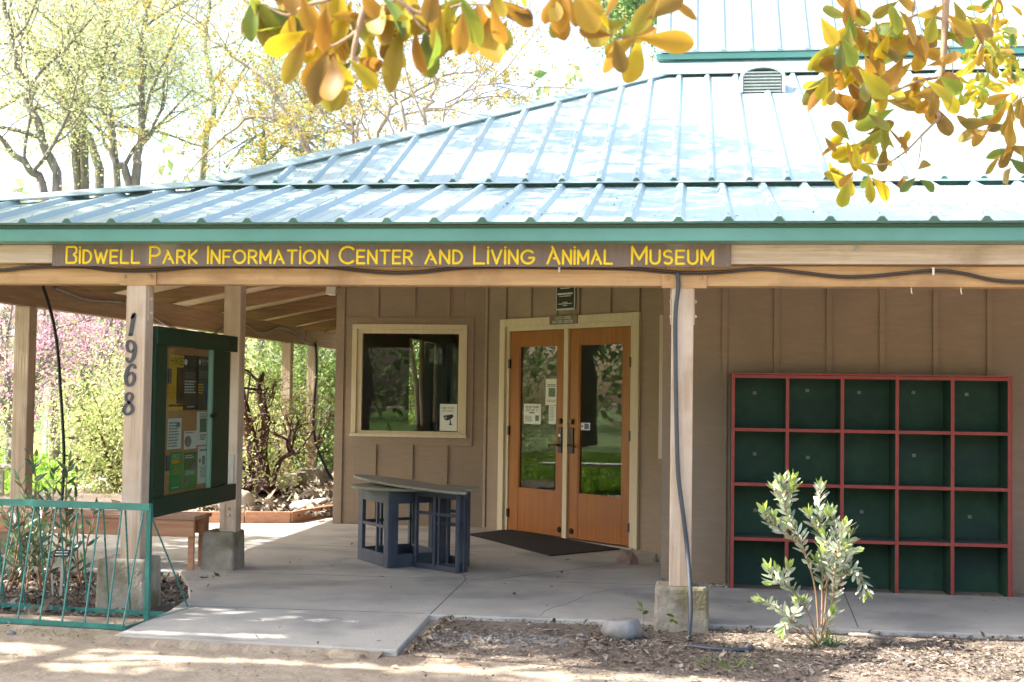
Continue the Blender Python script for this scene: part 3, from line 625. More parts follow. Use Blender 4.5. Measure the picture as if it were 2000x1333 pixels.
DG={'1':[([(.32,.82),(.52,.88),(.66,1.0),(.50,.5),(.36,.04)],[.06,.14,.2,.2,.2]),([(.12,.02),(.36,.03),(.56,.04)],[.08,.12,.08])],
'9':[([(.70,.62),(.50,.48),(.22,.55),(.10,.78),(.22,.97),(.48,1.0),(.74,.84),(.78,.55),(.66,.2),(.40,.0),(.16,.06),(.14,.2)],[.05,.1,.13,.15,.14,.11,.16,.2,.18,.12,.13,.15])],
'6':[([(.86,.82),(.82,.95),(.58,1.0),(.30,.82),(.12,.45),(.20,.10),(.45,.0),(.72,.12),(.84,.36),(.74,.55),(.50,.60),(.24,.42)],[.15,.13,.11,.16,.2,.17,.12,.15,.16,.13,.1,.05])],
'8':[([(.50,.55),(.28,.68),(.24,.86),(.44,.99),(.70,.95),(.78,.80),(.62,.62),(.50,.55),(.22,.38),(.08,.18),(.22,.02),(.50,.0),(.80,.16),(.78,.36),(.50,.55)],[.13,.13,.13,.1,.1,.14,.13,.13,.15,.16,.12,.12,.17,.16,.13])]}
for d_,p0,p1,w0,lab in(('1',(249,656),(270,615),.9,'dark grey numeral 1, topmost on the porch post'),('9',(245,707),(269,667),1,'dark grey numeral 9 under the 1 on the porch post'),('6',(243,753),(267,713),1,'dark grey numeral 6 between the 9 and the 8 on the post'),('8',(240,809),(264,768),1,'dark grey numeral 8, lowest on the porch post')):
    a=ony(*p0,8.128); b=ony(*p1,8.128); O=Vector((a[0],8.1285,a[2])); mb=MB()
    for pts,wd in DG[d_]:
        sp_=spl(pts); w2=np.interp(np.linspace(0,len(pts)-1,len(sp_)),range(len(pts)),wd)*.132
        vstroke(mb,[(x*(b[0]-a[0])*w0,y*(b[2]-a[2])) for x,y in sp_],w2,O,X,Z,-Y)
    mb.build('house_number','digit_gray',label=lab,cat='house number',group='house numbers on the porch post')
# ================================================================== BULLETIN BOARD
BX=-3.404
bb=root('bulletin_board',(BX,8.9,.6),'dark green framed glass notice case hung between two porch posts','bulletin board')
MB().box(BX-.0,BX+.045,8.263,9.80,1.685,1.802).build('top_board','green_board',bb,bevel=.003)
MB().box(BX-.0,BX+.045,8.263,9.835,.585,.705).build('bottom_board','green_board',bb,bevel=.003)
MB().box(BX,BX+.034,8.263,8.45,.7055,1.6845).build('side_board','green_board',bb,bevel=.002)
MB().box(BX,BX+.034,9.33,9.53,.7055,1.6845).build('side_board','green_board',bb,bevel=.002)
MB().box(BX-.008,BX-.001,8.27,9.53,.70,1.69).build('cork_panel','cork',bb)
MB().box(BX-.0165,BX-.0085,8.265,9.80,.588,1.80).build('back_board','green_board',bb)
for a,b,c,d in((8.4505,8.462,.706,1.684),(9.30,9.329,.706,1.684)): MB().box(BX,BX+.03,a,b,c,d).build('door_frame','pale_green' if a>9 else 'green_board',bb)
MB().box(BX+.004,BX+.008,8.463,9.299,.707,1.683).build('pane','acrylic',bb)
for px_,py_ in((332,735),(328,905)):
    a=onx(px_,py_,BX+.04); h=MB(); h.tube([(BX+.04,a[1],a[2]-.05),(BX+.04,a[1],a[2]+.05)],.011,8); h.box(BX+.0345,BX+.038,a[1]-.025,a[1]+.025,a[2]-.045,a[2]+.045); h.build('hinge','black_plastic',bb)
a=onx(415,812,BX+.04); h=MB(); h.box(BX+.0345,BX+.05,a[1]-.03,a[1]+.07,a[2]-.015,a[2]+.012); h.tube([(BX+.05,a[1],a[2]),(BX+.075,a[1],a[2]+.005)],.014,8); h.build('latch','black_plastic',bb)
h=MB(); a=onx(455,673,BX+.05)
for i in range(4): h.box(BX+.0455,BX+.049,a[1]-.07,a[1]+.03,a[2]-.03+i*.02,a[2]-.022+i*.02)
h.build('ornament','black_plastic',bb)
def poster(px0,py0,px1,py1,mat,label,fx=BX+.0005):
    a=onx(px0,py0,fx); b=onx(px1,py1,fx); y0,y1,z1,z0=a[1],b[1],a[2],b[2]
    zs=sorted((z0,z1)); O=Vector((fx,y0,zs[0])); r_=sheetpaper('poster',O,Y,Z,X,y1-y0,zs[1]-zs[0],mat,label,'poster','posters in the glass notice case'); return r_,O+X*.0012,y1-y0,zs[1]-zs[0]
def pr(r_,O,w_,h_,items):
    g={}
    for it in items: g.setdefault(it[0],[]).append(it)
    for mt,its in g.items():
        m_=MB()
        for it in its:
            _,k,x0,x1,y0,y1=it[:6]
            if k=='r': rect(m_,O,Y,Z,X,x0*w_,x1*w_,y0*h_,y1*h_,.0006+.0006*(len(it)>6))
            elif k=='l': lines(m_,O+Y*x0*w_+Z*y1*h_,Y,Z,X,(x1-x0)*w_,(y1-y0)*h_,it[6],.5,.25)
            elif k=='t': text(m_,it[6],O+Y*x0*w_+Z*y0*h_,Y,Z,X,(y1-y0)*h_,width=(x1-x0)*w_,w=.18)
            elif k=='o': m_.ball((O.x,O.y+(x0+x1)/2*w_,O.z+(y0+y1)/2*h_),1,sx=.0012,sy=(x1-x0)/2*w_,sz=(y1-y0)/2*h_)
        m_.build('printing',mt,r_)
r_,O,w_,h_=poster(331,693,357,802,'paper_yellow','yellow and brown poster at the top left of the case'); pr(r_,O,w_,h_,[('photo_brown','r',.5,1,.12,.78),('ink_green','t',.08,.9,.84,.95,'HIKE'),('ink_orange','l',.06,.5,.15,.45,8),('photo_brown','r',0,1,.07,.11)])
r_,O,w_,h_=poster(359,694,385,801,'paper_dark','dark full moon night hike poster, middle of the top row'); pr(r_,O,w_,h_,[('ink_white','o',.03,.25,.82,.93),('gray_print','t',.3,.97,.87,.92,'FULL MOON'),('gray_print','t',.35,.95,.81,.85,'NIGHT HIKES'),('gray_print','l',.08,.92,.58,.70,5),('ink_white','l',.08,.92,.30,.55,5),('ink_white','l',.3,.8,.04,.08,1)])
r_,O,w_,h_=poster(386,696,411,801,'paper_dark','dark new moon night hike poster with a blue glow, right of the top row'); pr(r_,O,w_,h_,[('photo_blue','r',.5,.98,.16,.52),('ink_white','o',.08,.24,.84,.95),('ink_white','t',.3,.97,.89,.94,'NEW MOON'),('paper_yellow','t',.3,.97,.83,.87,'NIGHT HIKES'),('gray_print','l',.08,.92,.60,.74,5),('paper_yellow','l',.05,.48,.3,.5,4)])
r_,O,w_,h_=poster(328,818,353,876,'paper','white text sheet at the far left of the middle row'); pr(r_,O,w_,h_,[('gray_print','l',.05,.85,.05,.9,9),('gray_print','r',.6,.9,.7,.85)])
r_,O,w_,h_=poster(360,843,383,876,'paper','small white sheet with a grey animal drawing and red heading'); pr(r_,O,w_,h_,[('ink_red','l',.05,.9,.86,.97,1),('gray_print','o',.0,.6,.1,.75)])
r_,O,w_,h_=poster(385,805,407,868,'paper','white sheet with a dark green photo under GET POETIC heading'); pr(r_,O,w_,h_,[('ink','t',.2,.8,.88,.95,'POETIC'),('ink','l',.2,.8,.82,.87,1),('ink_green','r',.22,.78,.38,.8),('ink','l',.25,.8,.14,.33,3)])
r_,O,w_,h_=poster(331,885,355,956,'paper_green','bright green FIELD flyer at the lower left of the case'); pr(r_,O,w_,h_,[('ink_white','t',.2,.75,.84,.94,'FIELD'),('ink_orange','r',.2,.75,.7,.8),('ink_orange','l',.3,.7,.42,.66,4),('ink_white','l',.2,.9,.05,.1,1)])
r_,O,w_,h_=poster(359,884,383,953,'paper_green','dark green flyer with two grey photos, lower middle of the case'); pr(r_,O,w_,h_,[('ink_green','r',.04,.96,.55,.97),('ink_white','l',.08,.75,.82,.93,2),('gray_print','o',.6,.92,.45,.72),('gray_print','o',.1,.4,.08,.36),('ink_white','l',.1,.9,.38,.5,3)])
r_,O,w_,h_=poster(387,873,407,942,'paper','white sheet with grey pictures at the lower right of the case'); pr(r_,O,w_,h_,[('ink','l',.1,.85,.86,.94,1),('gray_print','r',.35,.6,.5,.74),('gray_print','o',.05,.27,.56,.68),('gray_print','o',.7,.92,.6,.74),('gray_print','l',.2,.8,.15,.46,8)])
def rock(name,c,sx,sy,sz,mat,label,cat='rock',group=None,seed=1,flat=.0,pw=1.0,rz=0):
    R_=random.Random(seed); mb=MB(); mb.ball((0,0,0),1,nu=14,nv=9); ph=[R_.uniform(0,6) for _ in range(6)]; vs=[]
    for v in mb.v:
        k=1+.13*math.sin(3*v.x+ph[0])+.12*math.sin(4*v.y+ph[1])+.1*math.sin(5*v.z+ph[2])+.07*math.sin(9*v.x+7*v.y+ph[3])
        z=v.z; t_=Vector((v.x*k*(1-(pw-1)*.45*(z+1)/1),v.y*k,z*k)); t_.z=max(t_.z,-.55); t_.z=min(t_.z,.42+.12*t_.x) if flat else t_.z
        x,y=t_.x*sx,t_.y*sy; vs.append(Vector((c[0]+x*math.cos(rz)-y*math.sin(rz),c[1]+x*math.sin(rz)+y*math.cos(rz),c[2]+(t_.z+.5)*sz)))
    mb.v=vs; return mb.build(name,mat,smooth=(pw==1.0),label=label,cat=cat,group=group)
def at0(px_,py_,z=0): a=onz(px_,py_,z); return (a[0],a[1],z)
# ================================================================== CUBBY SHELF
cb=root('cubby_shelf',(1.27,10.1,0),'large green compartment shelf with red edges standing against the right wall','shelf')
cxs=[.312,.698,1.084,1.466,1.848,2.236]; czs=[.0,.385,.777,1.170,1.555]; cy0,cy1=9.955,10.262; tk=.0105
MB().box(cxs[0]-.005,cxs[-1]+.005,cy1,cy1+.012,-.02,1.57).build('back_panel','cubby_green',cb)
for i,x in enumerate(cxs):
    nm='side_panel' if i in(0,5) else 'divider'
    o=MB().box(x-tk,x+tk,cy0,cy1-.001,-.012,1.567).build(nm,'cubby_green',cb)
    MB().box(x-tk-.0015,x+tk+.0015,cy0-.006,cy0-.0003,-.014,1.569).build('edge_strip','cubby_red',o)
for i,z in enumerate(czs):
    nm='shelf' if 0<i<4 else ('top_panel' if i==4 else 'bottom_panel')
    m=MB()
    for a,b in zip(cxs[:-1],cxs[1:]): m.box(a+tk+.0005,b-tk-.0005,cy0+.001,cy1-.001,z-tk,z+tk)
    o=m.build(nm,'cubby_floor',cb); m=MB()
    for a,b in zip(cxs[:-1],cxs[1:]): m.box(a+tk+.002,b-tk-.002,cy0-.005,cy0+.0005,z-tk-.001,z+tk+.001)
    m.build('edge_strip','cubby_red',o)
MB().box(cxs[0]-.018,cxs[-1]+.018,cy0+.0,cy1+.01,1.5695,1.580).build('cap_board','cubby_red',cb); MB().box(cxs[-1]+.014,cxs[-1]+.02,cy0,cy1,-.012,1.567).build('outer_face','cubby_red',cb)
for px_,py_ in((1474,768),(1577,763),(1678,767),(1784,767),(1888,771),(1474,887),(1578,894),(1785,890),(1475,997),(1683,1000),(1894,1010)):
    a=ony(px_,py_,cy1-.003); MB().box(a[0]-.013,a[0]+.013,cy1-.004,cy1-.001,a[2]-.012,a[2]+.012).build('sticker','gray_print',cb)
a=ony(1640,1088,10.12); rock('rock',(a[0],10.12,.012),.028,.022,.022,'rock_tan','small pale stone lying in a bottom compartment of the green shelf',seed=14)
# ================================================================== KIOSK BASES AND TABLETOPS
def panel(mb,a,b,z0,z1,st,rl,th=.022,mull=True,mh=.5,mv=.5):
    """framed opening from ground point a to b: stiles, rails and cross muntins"""
    a=Vector((*a,0));b=Vector((*b,0)); d=(b-a); L=d.length; d/=L; q=Vector((-d.y,d.x,0)); Mx=Matrix(((d.x,q.x,0,a.x),(d.y,q.y,0,a.y),(0,0,1,0),(0,0,0,1)))
    s=MB(Mx); s.box(0,st,0,th,z0,z1); s.box(L-st,L,0,th,z0,z1); s.box(st+.0004,L-st-.0004,0,th,z0,z0+rl); s.box(st+.0004,L-st-.0004,0,th,z1-rl,z1)
    if mull:
        zz=z0+(z1-z0)*mh; s.box(st,L-st,.003,th-.003,zz-.012,zz+.012); s.box(L*mv-.011,L*mv+.011,.004,th-.004,z0+rl,z1-rl)
    mb.v+=s.v if False else []; n0=len(mb.v); mb.v+=s.v; mb.f+=[tuple(i+n0 for i in f) for f in s.f]
k1=root('kiosk_base',(-2.2,10.7,.05),'dark blue angular wooden base with a small cross-barred window, nearest the wall corner','table base',group='navy wooden bases on the porch slab')
z0,z1=.052,.642
pts=[(-2.289,10.27),(-2.652,10.778),(-2.28,11.16),(-1.90,10.63)]
for i,(a,b,st,mu) in enumerate(((pts[1],pts[0],.09,True),(pts[0],pts[3],.09,False),(pts[2],pts[1],.05,True),(pts[3],pts[2],.06,False))):
    m=MB(); panel(m,a,b,z0,z1,st,.10,th=.03,mull=mu,mh=.52,mv=.6); m.build('side_panel','navy_paint',k1,bevel=.002)
k2=root('kiosk_base',(-1.85,10.4,.05),'dark blue open base with tall divided window frames, at the right end','table base',group='navy wooden bases on the porch slab')
q=[(-2.113,10.41),(-1.712,10.105),(-1.70,10.57),(-2.08,10.92)]
m=MB(); panel(m,q[0],q[1],z0,z1,.025,.04,th=.025,mh=.72,mv=.54); m.bar((-1.93,10.27,z0+.02),(-1.93,10.27,z1-.02),.02,.02); m.build('side_panel','navy_paint',k2,bevel=.002)
m=MB(); panel(m,q[1],q[2],z0,z1,.05,.06,th=.025,mh=.6); m.build('side_panel','navy_paint',k2,bevel=.002)
m=MB(); panel(m,q[2],q[3],z0,z1,.05,.06,th=.025,mull=True,mh=.7); m.build('side_panel','navy_paint',k2,bevel=.002)
m=MB(); panel(m,(-1.675,10.15),(-1.66,10.23),z0,z1,.03,.04,th=.02,mull=False); m.build('corner_post','navy_paint',k2,bevel=.002)
m=MB(); panel(m,(-1.97,10.42),(-1.72,10.30),z0,z1-.02,.03,.04,th=.02,mull=True,mh=.6); m.build('shelf_frame','navy_paint',k2,bevel=.002)
def oval(name,a,b,wd,za,zb,pw,label):
    a=Vector((*a,0));b=Vector((*b,0)); d=b-a; L=d.length; d/=L; n_=Vector((-d.y,d.x,0)); up=[];lo=[]
    for i in range(33):
        s=i/32; t_=1-abs(2*s-1)**pw; up.append((s,(t_**(1/pw))*wd/2))
    loop=up+[(s,-w) for s,w in up[::-1][1:-1]]
    c=[a+d*(s*L)+n_*w+Z*(za+(zb-za)*s) for s,w in loop]
    MB().hexa([p for p in c],[p+Z*.021 for p in c]).build(name,'gray_ply',bevel=.003,label=label,cat='tabletop',group='weathered loose tabletops on the navy bases')
oval('tabletop',(-2.635,10.78),(-1.98,10.36),.60,.643,.643,2.0,'weathered grey oval tabletop at the left, lowest of the pile')
oval('tabletop',(-2.70,10.86),(-1.635,9.95),.34,.712,.652,1.9,'long pointed grey tabletop lying diagonally on top of the others')
oval('tabletop',(-2.05,10.75),(-1.655,10.42),.36,.646,.644,2.0,'short grey tabletop piece sticking out at the back right')
# ================================================================== DOOR MAT, ROCKS
a,b,c,d=[onz(*p,.05)[:2] for p in((912,1045),(1075,1087),(1212,1074),(1000,1035))]
mt=MB(); mt.prism([tuple(a),tuple(b),tuple(c),tuple(d)],.051,.060); mo=mt.build('door_mat','mat_rubber',label='black rubber mat lying in front of the double doors',cat='mat',bevel=.003)
c=at0(1213,1257); rock('rock',(c[0],c[1]+.05,.018),.125,.08,.115,'rock_gray','smooth flat grey river rock lying by the right pier',seed=4,flat=1)
c=at0(1224,1103,.05); x,y=c[0],c[1]+.05
mb=MB(); mb.add([(x-.09,y-.03,.05),(x+.02,y-.08,.05),(x+.095,y-.02,.05),(x+.08,y+.05,.05),(x-.04,y+.06,.05),(x-.085,y-.01,.085),(x+.03,y-.07,.09),(x+.09,y-.0,.10),(x+.02,y+.03,.165),(x-.03,y+.0,.155),(x+.045,y+.0,.15)],[(4,3,2,1,0),(0,1,6,5),(1,2,7,6),(2,3,7),(3,8,10,7),(3,4,8),(4,9,8),(4,0,5),(4,5,9),(5,6,9),(6,10,9),(6,7,10),(9,10,8)])
mb.build('rock','rock_red',bevel=.004,label='angular reddish rock on the slab by the door mat',cat='rock')
c=at0(1281,1098,.05); rock('rock',(c[0],c[1],.045),.03,.03,.045,'rock_gray','tiny dark stone on the slab beside the right pier',seed=3,pw=1.5)
c=at0(19,1246); rock('rock',(c[0],c[1]+.02,-.005),.027,.025,.03,'rock_gray','small round dark stone on the sand at the left',seed=5)
c=at0(88,1178); rock('rock',(c[0],c[1]+.02,.0),.022,.02,.028,'rock_gray','pebble on the soil in front of the plant label',seed=6)
for px_,py_,s_,lab,sd in((465,992,.17,'big pale rounded boulder behind the left porch pier',21),(585,1000,.13,'pale rock in front on the raised mulch bed',22),(618,990,.10,'pale rock behind the front one on the raised bed',23),(600,978,.12,'pale rock farthest back on the raised mulch bed',24)):
    a=onz(px_,py_,.11); rock('rock',(a[0],a[1]+.1,.09),s_,s_*.8,s_*.75,'rock_tan',lab,seed=sd,group='pale rocks on the raised bed')
# stick, dry leaf
c=at0(1658,1250); d=at0(1728,1258); s_=MB(); s_.tube([(c[0],c[1],.03),((c[0]+d[0])/2,(c[1]+d[1])/2+.01,.036),(d[0],d[1],.03)],[.012,.014,.010],8); s_.build('stick','stick_gray',smooth=True,label='short grey stick on the mulch right of the small shrub',cat='stick')
c=at0(1745,1287); d=at0(1815,1322); s_=MB(); s_.tube([(c[0]-.05,c[1]+.1,.024),(c[0],c[1],.03),(d[0],d[1],.026)],[.004,.006,.005],6); s_.build('stick','stick_gray',smooth=True,label='thin pale twig on the sunlit gravel at the right',cat='stick')
c=at0(905,1311); m=MB(); m.hexa([(c[0]-.04,c[1],.026),(c[0],c[1]-.01,.024),(c[0]+.045,c[1]+.004,.03),(c[0],c[1]+.012,.034)],[(c[0]-.04,c[1],.029),(c[0],c[1]-.01,.028),(c[0]+.045,c[1]+.004,.033),(c[0],c[1]+.012,.037)]); m.build('fallen_leaf','dry_leaf',label='curled red-brown fallen leaf on the sand in front',cat='leaf')
# ================================================================== CABLES
def pxtube(pts,yf,r,n=6): 
    P=[tuple(ony(x,y,yy if yy else yf)) for x,y,yy in [(p[0],p[1],p[2] if len(p)>2 else None) for p in pts]]
    P=spl(P,5); mb=MB(); mb.tube(P,r,n); return mb
cp=[(-60,523),(0,527),(50,522),(103,519.5),(165,520),(215,526),(270,528),(330,525),(385,520.5),(500,519.5),(630,520.5),(700,527),(760,531.5),(820,530.5),(880,524),(950,520.5),(1100,521.5),(1230,524),(1290,529),(1340,532.5),(1400,531),(1485,524.5),(1560,531),(1640,539.5),(1700,538.5),(1760,533),(1825,528),(1880,533),(1940,546),(2000,549.5),(2080,548)]
mb=pxtube(cp,8.118,.0075); mb2=pxtube([(x,y+4) for x,y in cp],8.116,.006); n0=len(mb.v); mb.v+=mb2.v; mb.f+=[tuple(i+n0 for i in f) for f in mb2.f]
mb.build('power_cable','cable_gray',smooth=True,label='sagging pair of grey-brown cables clipped along the front porch beam',cat='cable')
cl=MB()
for x,y in((1092,523),(1823,529)): a=ony(x,y,8.105); MB().box(a[0]-.006,a[0]+.006,8.104,8.1345,a[2]-.025,a[2]+.018).build('cable_clip','white_plastic',B)
h=pxtube([(1323,532),(1325,560),(1321,595),(1319,640),(1320,750),(1322,850),(1325,930),(1335,1010),(1343,1080),(1348,1150,8.03),(1349,1200,7.98),(1345,1245,7.90),(1343,1258,7.82)],8.105,.0125,8)
c=[at0(1343,1261,.033),at0(1380,1266,.033),at0(1430,1270,.033),at0(1468,1268,.033),at0(1462,1260,.033)]
h2=MB(); h2.tube(spl(c,5),.012,8); n0=len(h.v); h.v+=h2.v; h.f+=[tuple(i+n0 for i in f) for f in h2.f]
h.build('hose','hose_blue',smooth=True,label='dark blue-grey hose running down the right post onto the mulch',cat='hose')
mb=pxtube([(84,558,10.5),(97,600,10.45),(108,650,10.4),(114,700,10.4),(118,760,10.35),(123,840,10.3),(125,900,10.3),(122,960,10.25),(118,1010,10.2),(116,1060,10.1)],10.4,.013,8)
mb.build('hanging_cable','black_plastic',smooth=True,label='thick black cable hanging from the beam beside the far left post',cat='cable')
def sb(px_,py_,x=-5.345): return tuple(onx(px_,py_,x))
P=[sb(*p) for p in((108,562),(140,575),(170,585),(205,588),(240,592),(290,615),(330,637),(380,655),(420,652),(440,638),(479,635),(500,648),(520,649),(540,640),(555,641),(575,650),(600,672),(612,675),(618,668))]
m=MB(); m.tube(spl(P,5),.012,6); m.build('power_cable','gray_print',smooth=True,label='thin grey cable waving along the side porch beam',cat='cable')
P=[ony(x,y,18.9) for x,y in((616,672),(618,720),(614,780),(612,830),(618,870),(632,905),(648,935),(662,950))]
m=MB(); m.tube(spl([tuple(p) for p in P],5),.02,6); m.build('hanging_cable','black_plastic',smooth=True,label='black cable hanging from the beam by the farthest porch post',cat='cable')
# flood light at the wall corner
a=ony(649,566,13.5); L=root('flood_light',tuple(a),'small black and white security light under the roof at the wall corner','light')
MB().box(a[0]-.05,a[0]+.05,13.45,13.62,a[2]+.03,a[2]+.12).build('housing','black_plastic',L); m=MB(); m.hexa([(a[0]-.05,13.42,a[2]-.05),(a[0]+.05,13.42,a[2]-.05),(a[0]+.05,13.46,a[2]+.028),(a[0]-.05,13.46,a[2]+.028)],[(a[0]-.03,13.52,a[2]-.06),(a[0]+.03,13.52,a[2]-.06),(a[0]+.03,13.56,a[2]+.028),(a[0]-.03,13.56,a[2]+.028)]); m.build('lamp','white_plastic',L)
# ================================================================== BENCH
bn=root('bench',(-4.2,9.95,.05),'low reddish wooden slat bench on the slab behind the notice case','bench')
for i in range(3): MB().box(-5.9,-3.655,9.78+i*.125,9.78+i*.125+.118,.425,.455).build('seat','bench_wood',bn,bevel=.003)
MB().box(-5.85,-3.665,9.79,9.82,.30,.4245).build('apron','edging_wood',bn,bevel=.003); MB().box(-5.85,-3.665,10.09,10.12,.30,.4245).build('apron','edging_wood',bn,bevel=.003)
for x in(-5.8,-3.72):
    for y in(9.79,10.07): MB().box(x,x+.045,y+.031 if y<10 else y-.03,y+.06 if y<10 else y+.019,.051,.4245).build('leg','edging_wood',bn,bevel=.002)
# ================================================================== BICYCLE RACK
rk=root('bicycle_rack',(-3.8,7.75,0.016),'green metal bicycle rack with zigzag reinforcing bars on the sand','bike rack')
ztop=float(ony(293,987,7.72)[2]); xr=float(ony(292,987,7.72)[0]); dirx=Vector((-1,.10,0)).normalized()
E0=Vector((xr,7.72,ztop)); LEN=3.0
def rp(d,off,z):
    z=z+(.016 if z<.1 else 0)
    return E0+dirx*d+Vector((.1,1,0)).normalized()*off+Z*(z-ztop)
m=MB(); m.bar(rp(-.01,0,ztop+.004),rp(LEN,0,ztop+.004),.038,.006); m.bar(rp(-.01,-.02,ztop-.014),rp(LEN,-.02,ztop-.014),.005,.036); m.build('top_rail','rack_paint',rk)
m=MB(); m.bar(rp(.0,-.24,.012),rp(LEN,-.24,.012),.035,.006); m.bar(rp(.0,-.257,.02),rp(LEN,-.257,.02),.005,.03); m.build('base_rail','rack_paint',rk)
m=MB(); m.bar(rp(.0,.24,.012),rp(LEN,.24,.012),.035,.006); m.bar(rp(.0,.223,.02),rp(LEN,.223,.02),.005,.03); m.build('base_rail','rack_paint',rk)
m=MB(); m.bar(rp(-.02,-.32,.018),rp(-.05,.50,.018),.035,.006); m.bar(rp(-.035,-.32,.02),rp(-.065,.50,.02),.005,.034); m.build('end_rail','rack_paint',rk)
m=MB(); m.bar(rp(-.012,0,.02),rp(-.012,0,ztop),.034,.006,up=X); m.bar(rp(.003,.0,.02),rp(.003,.0,ztop-.02),.030,.005,up=Y); m.build('end_post','rack_paint',rk)
def rebar(p,q):
    m=MB(); p=Vector(p);q=Vector(q); n=40; m.tube([p+(q-p)*(i/n) for i in range(n+1)],[.0062 if i%2 else .0048 for i in range(n+1)],6); return m
for k in range(20):
    d=.03+k*.1445
    if d>LEN-.1: break
    rebar(rp(d,-.004,ztop-.004),rp(d-.054 if k else -.01,-.24 if k else -.30,.02)).build('bar','rack_paint',rk,smooth=True)
    rebar(rp(d-.012,.006,ztop-.004),rp(d+.064 if k else -.04,.24 if k else .46,.02)).build('bar','rack_paint',rk,smooth=True)
# plant label in the bed
a=at0(118,1172); z=.0; lb=root('plant_label',a,'small black plant label on a grey stake in the left bed','label')
MB().bar((a[0],a[1],-.02),(a[0],a[1]+.02,.27),.02,.006,up=Y).build('stake','steel',lb)
c=Vector((a[0],a[1]-.0,.30)); m=MB(); R_=Vector((.97,.22,0)); U_=Vector((.05,.5,.86)).normalized(); N_=R_.cross(U_).normalized()*1
if N_.y>0: N_=-N_
m.hexa([c+R_*x+U_*y for x,y in((-.05,-.02),(.05,-.02),(.05,.03),(-.05,.03))],[c+R_*x+U_*y+N_*.004 for x,y in((-.05,-.02),(.05,-.02),(.05,.03),(-.05,.03))]); m.build('plate','black_plastic',lb)
m=MB(); lines(m,c-R_*.04+U_*.025+N_*.0045,R_,U_,N_,.08,.04,2,.45,.0); m.build('lettering','paper',lb)
a=at0(104,1172); MB().bar((a[0]-.01,a[1]+.02,-.02),(a[0]-.03,a[1]+.03,.17),.014,.004,up=Y).build('garden_stake','steel',label='short bare grey stake beside the plant label',cat='stake')
# ================================================================== interior folding screen seen through the window
fs=root('folding_screen',(-3.0,15.4,0),'grey-teal folding panels standing indoors behind the window','screen')
for i in range(5):
    x=-3.02+i*.13; MB().box(x,x+.10,15.3+(i%2)*.12,15.33+(i%2)*.12,.35,1.98).build('panel','screen_teal',fs)
MB().box(-3.1,-2.3,15.2,15.6,.03,.34).build('base','mat_rubber',fs)
# ================================================================== PLANTS
def blades(name,C,D,L,Wd,cols,mat,parent=None,droop=.15,shape='ob',fold=.25,refN=None,mixamt=.6,**k):
    """detailed leaves: C base points, D unit tip directions, L lengths, Wd half widths"""
    N=len(C); C=np.asarray(C,float); D=np.asarray(D,float); D/=np.linalg.norm(D,axis=1,keepdims=True)
    Rn=randdir(N) if refN is None else refN+RNG.normal(0,.35,(N,3))
    S=np.cross(D,Rn); S/=np.linalg.norm(S,axis=1,keepdims=True)+1e-9; Nn=np.cross(S,D)
    prof={'ob':[(0,.04),(.12,.20),(.3,.52),(.5,.83),(.66,.98),(.8,.94),(.91,.66),(.97,.36),(1,.03)],'el':[(0,.06),(.2,.6),(.45,1),(.7,.88),(.9,.45),(1,.03)],'la':[(0,.08),(.2,.7),(.4,1),(.65,.75),(.85,.35),(1,.02)]}[shape]
    K=len(prof); P=np.empty((N,K,3,3)); L=np.asarray(L).reshape(-1,1); Wd=np.asarray(Wd).reshape(-1,1)
    bend=RNG.uniform(-.5,1,(N,1))*droop
    for i,(t,w_) in enumerate(prof):
        mid=C+D*L*t+Nn*(-bend*L*t*t)
        P[:,i,1]=mid; P[:,i,0]=mid-S*Wd*w_+Nn*Wd*w_*fold; P[:,i,2]=mid+S*Wd*w_+Nn*Wd*w_*fold
    V=P.reshape(N*K*3,3)
    if parent is not None: V=V-np.array(WM[parent.name].translation)
    q=[]
    for i in range(K-1):
        for j in range(2): a=i*3+j; q.append((a,a+1,a+4,a+3))
    q=np.array(q); idx=(np.arange(N)[:,None,None]*K*3+q[None]).reshape(-1)
    me=bpy.data.meshes.new(name); me.vertices.add(N*K*3); me.vertices.foreach_set('co',V.ravel()); nf=N*len(q)
    me.loops.add(nf*4); me.loops.foreach_set('vertex_index',idx.astype(np.int32)); me.polygons.add(nf); me.polygons.foreach_set('loop_start',np.arange(0,nf*4,4,dtype=np.int32))
    me.update(calc_edges=True); me.polygons.foreach_set('use_smooth',[True]*nf)
    a=me.color_attributes.new('Col','FLOAT_COLOR','POINT'); cc=np.ones((N,K,3,4)); c1=np.asarray(cols); c2=c1[RNG.permutation(N)]; c2=c1*.45+c2*.55
    tt=np.array([p[0] for p in prof]); mixw=np.clip(tt[None,:]*RNG.uniform(-.6,1.6,(N,1))+RNG.uniform(-.2,.3,(N,1)),0,1)[:,:,None,None]*mixamt
    mixw=np.repeat(mixw,3,axis=2)+RNG.uniform(-.12,.12,(N,K,3,1))*mixamt; mixw=np.clip(mixw,0,1)
    cc[:,:,:,:3]=c1[:,None,None,:]*(1-mixw)+c2[:,None,None,:]*mixw; cc[:,:,1,:3]*=.74; cc[:,:,0,:3]*=RNG.uniform(.85,1.12,(N,1,1)); cc=cc.reshape(N,K*3,4)
    a.data.foreach_set('color',cc.ravel()); me.materials.append(MATS[mat]); o=link(name,me,parent); return tag(o,**k)
def wob(p,d,L,n,amp,up=0.0,rnd=random):
    p=Vector(p);d=Vector(d).normalized(); out=[p.copy()]
    for i in range(n):
        d=(d+Vector((rnd.gauss(0,amp),rnd.gauss(0,amp),rnd.gauss(0,amp)+up))).normalized(); p=p+d*(L/n); out.append(p.copy())
    return out,d
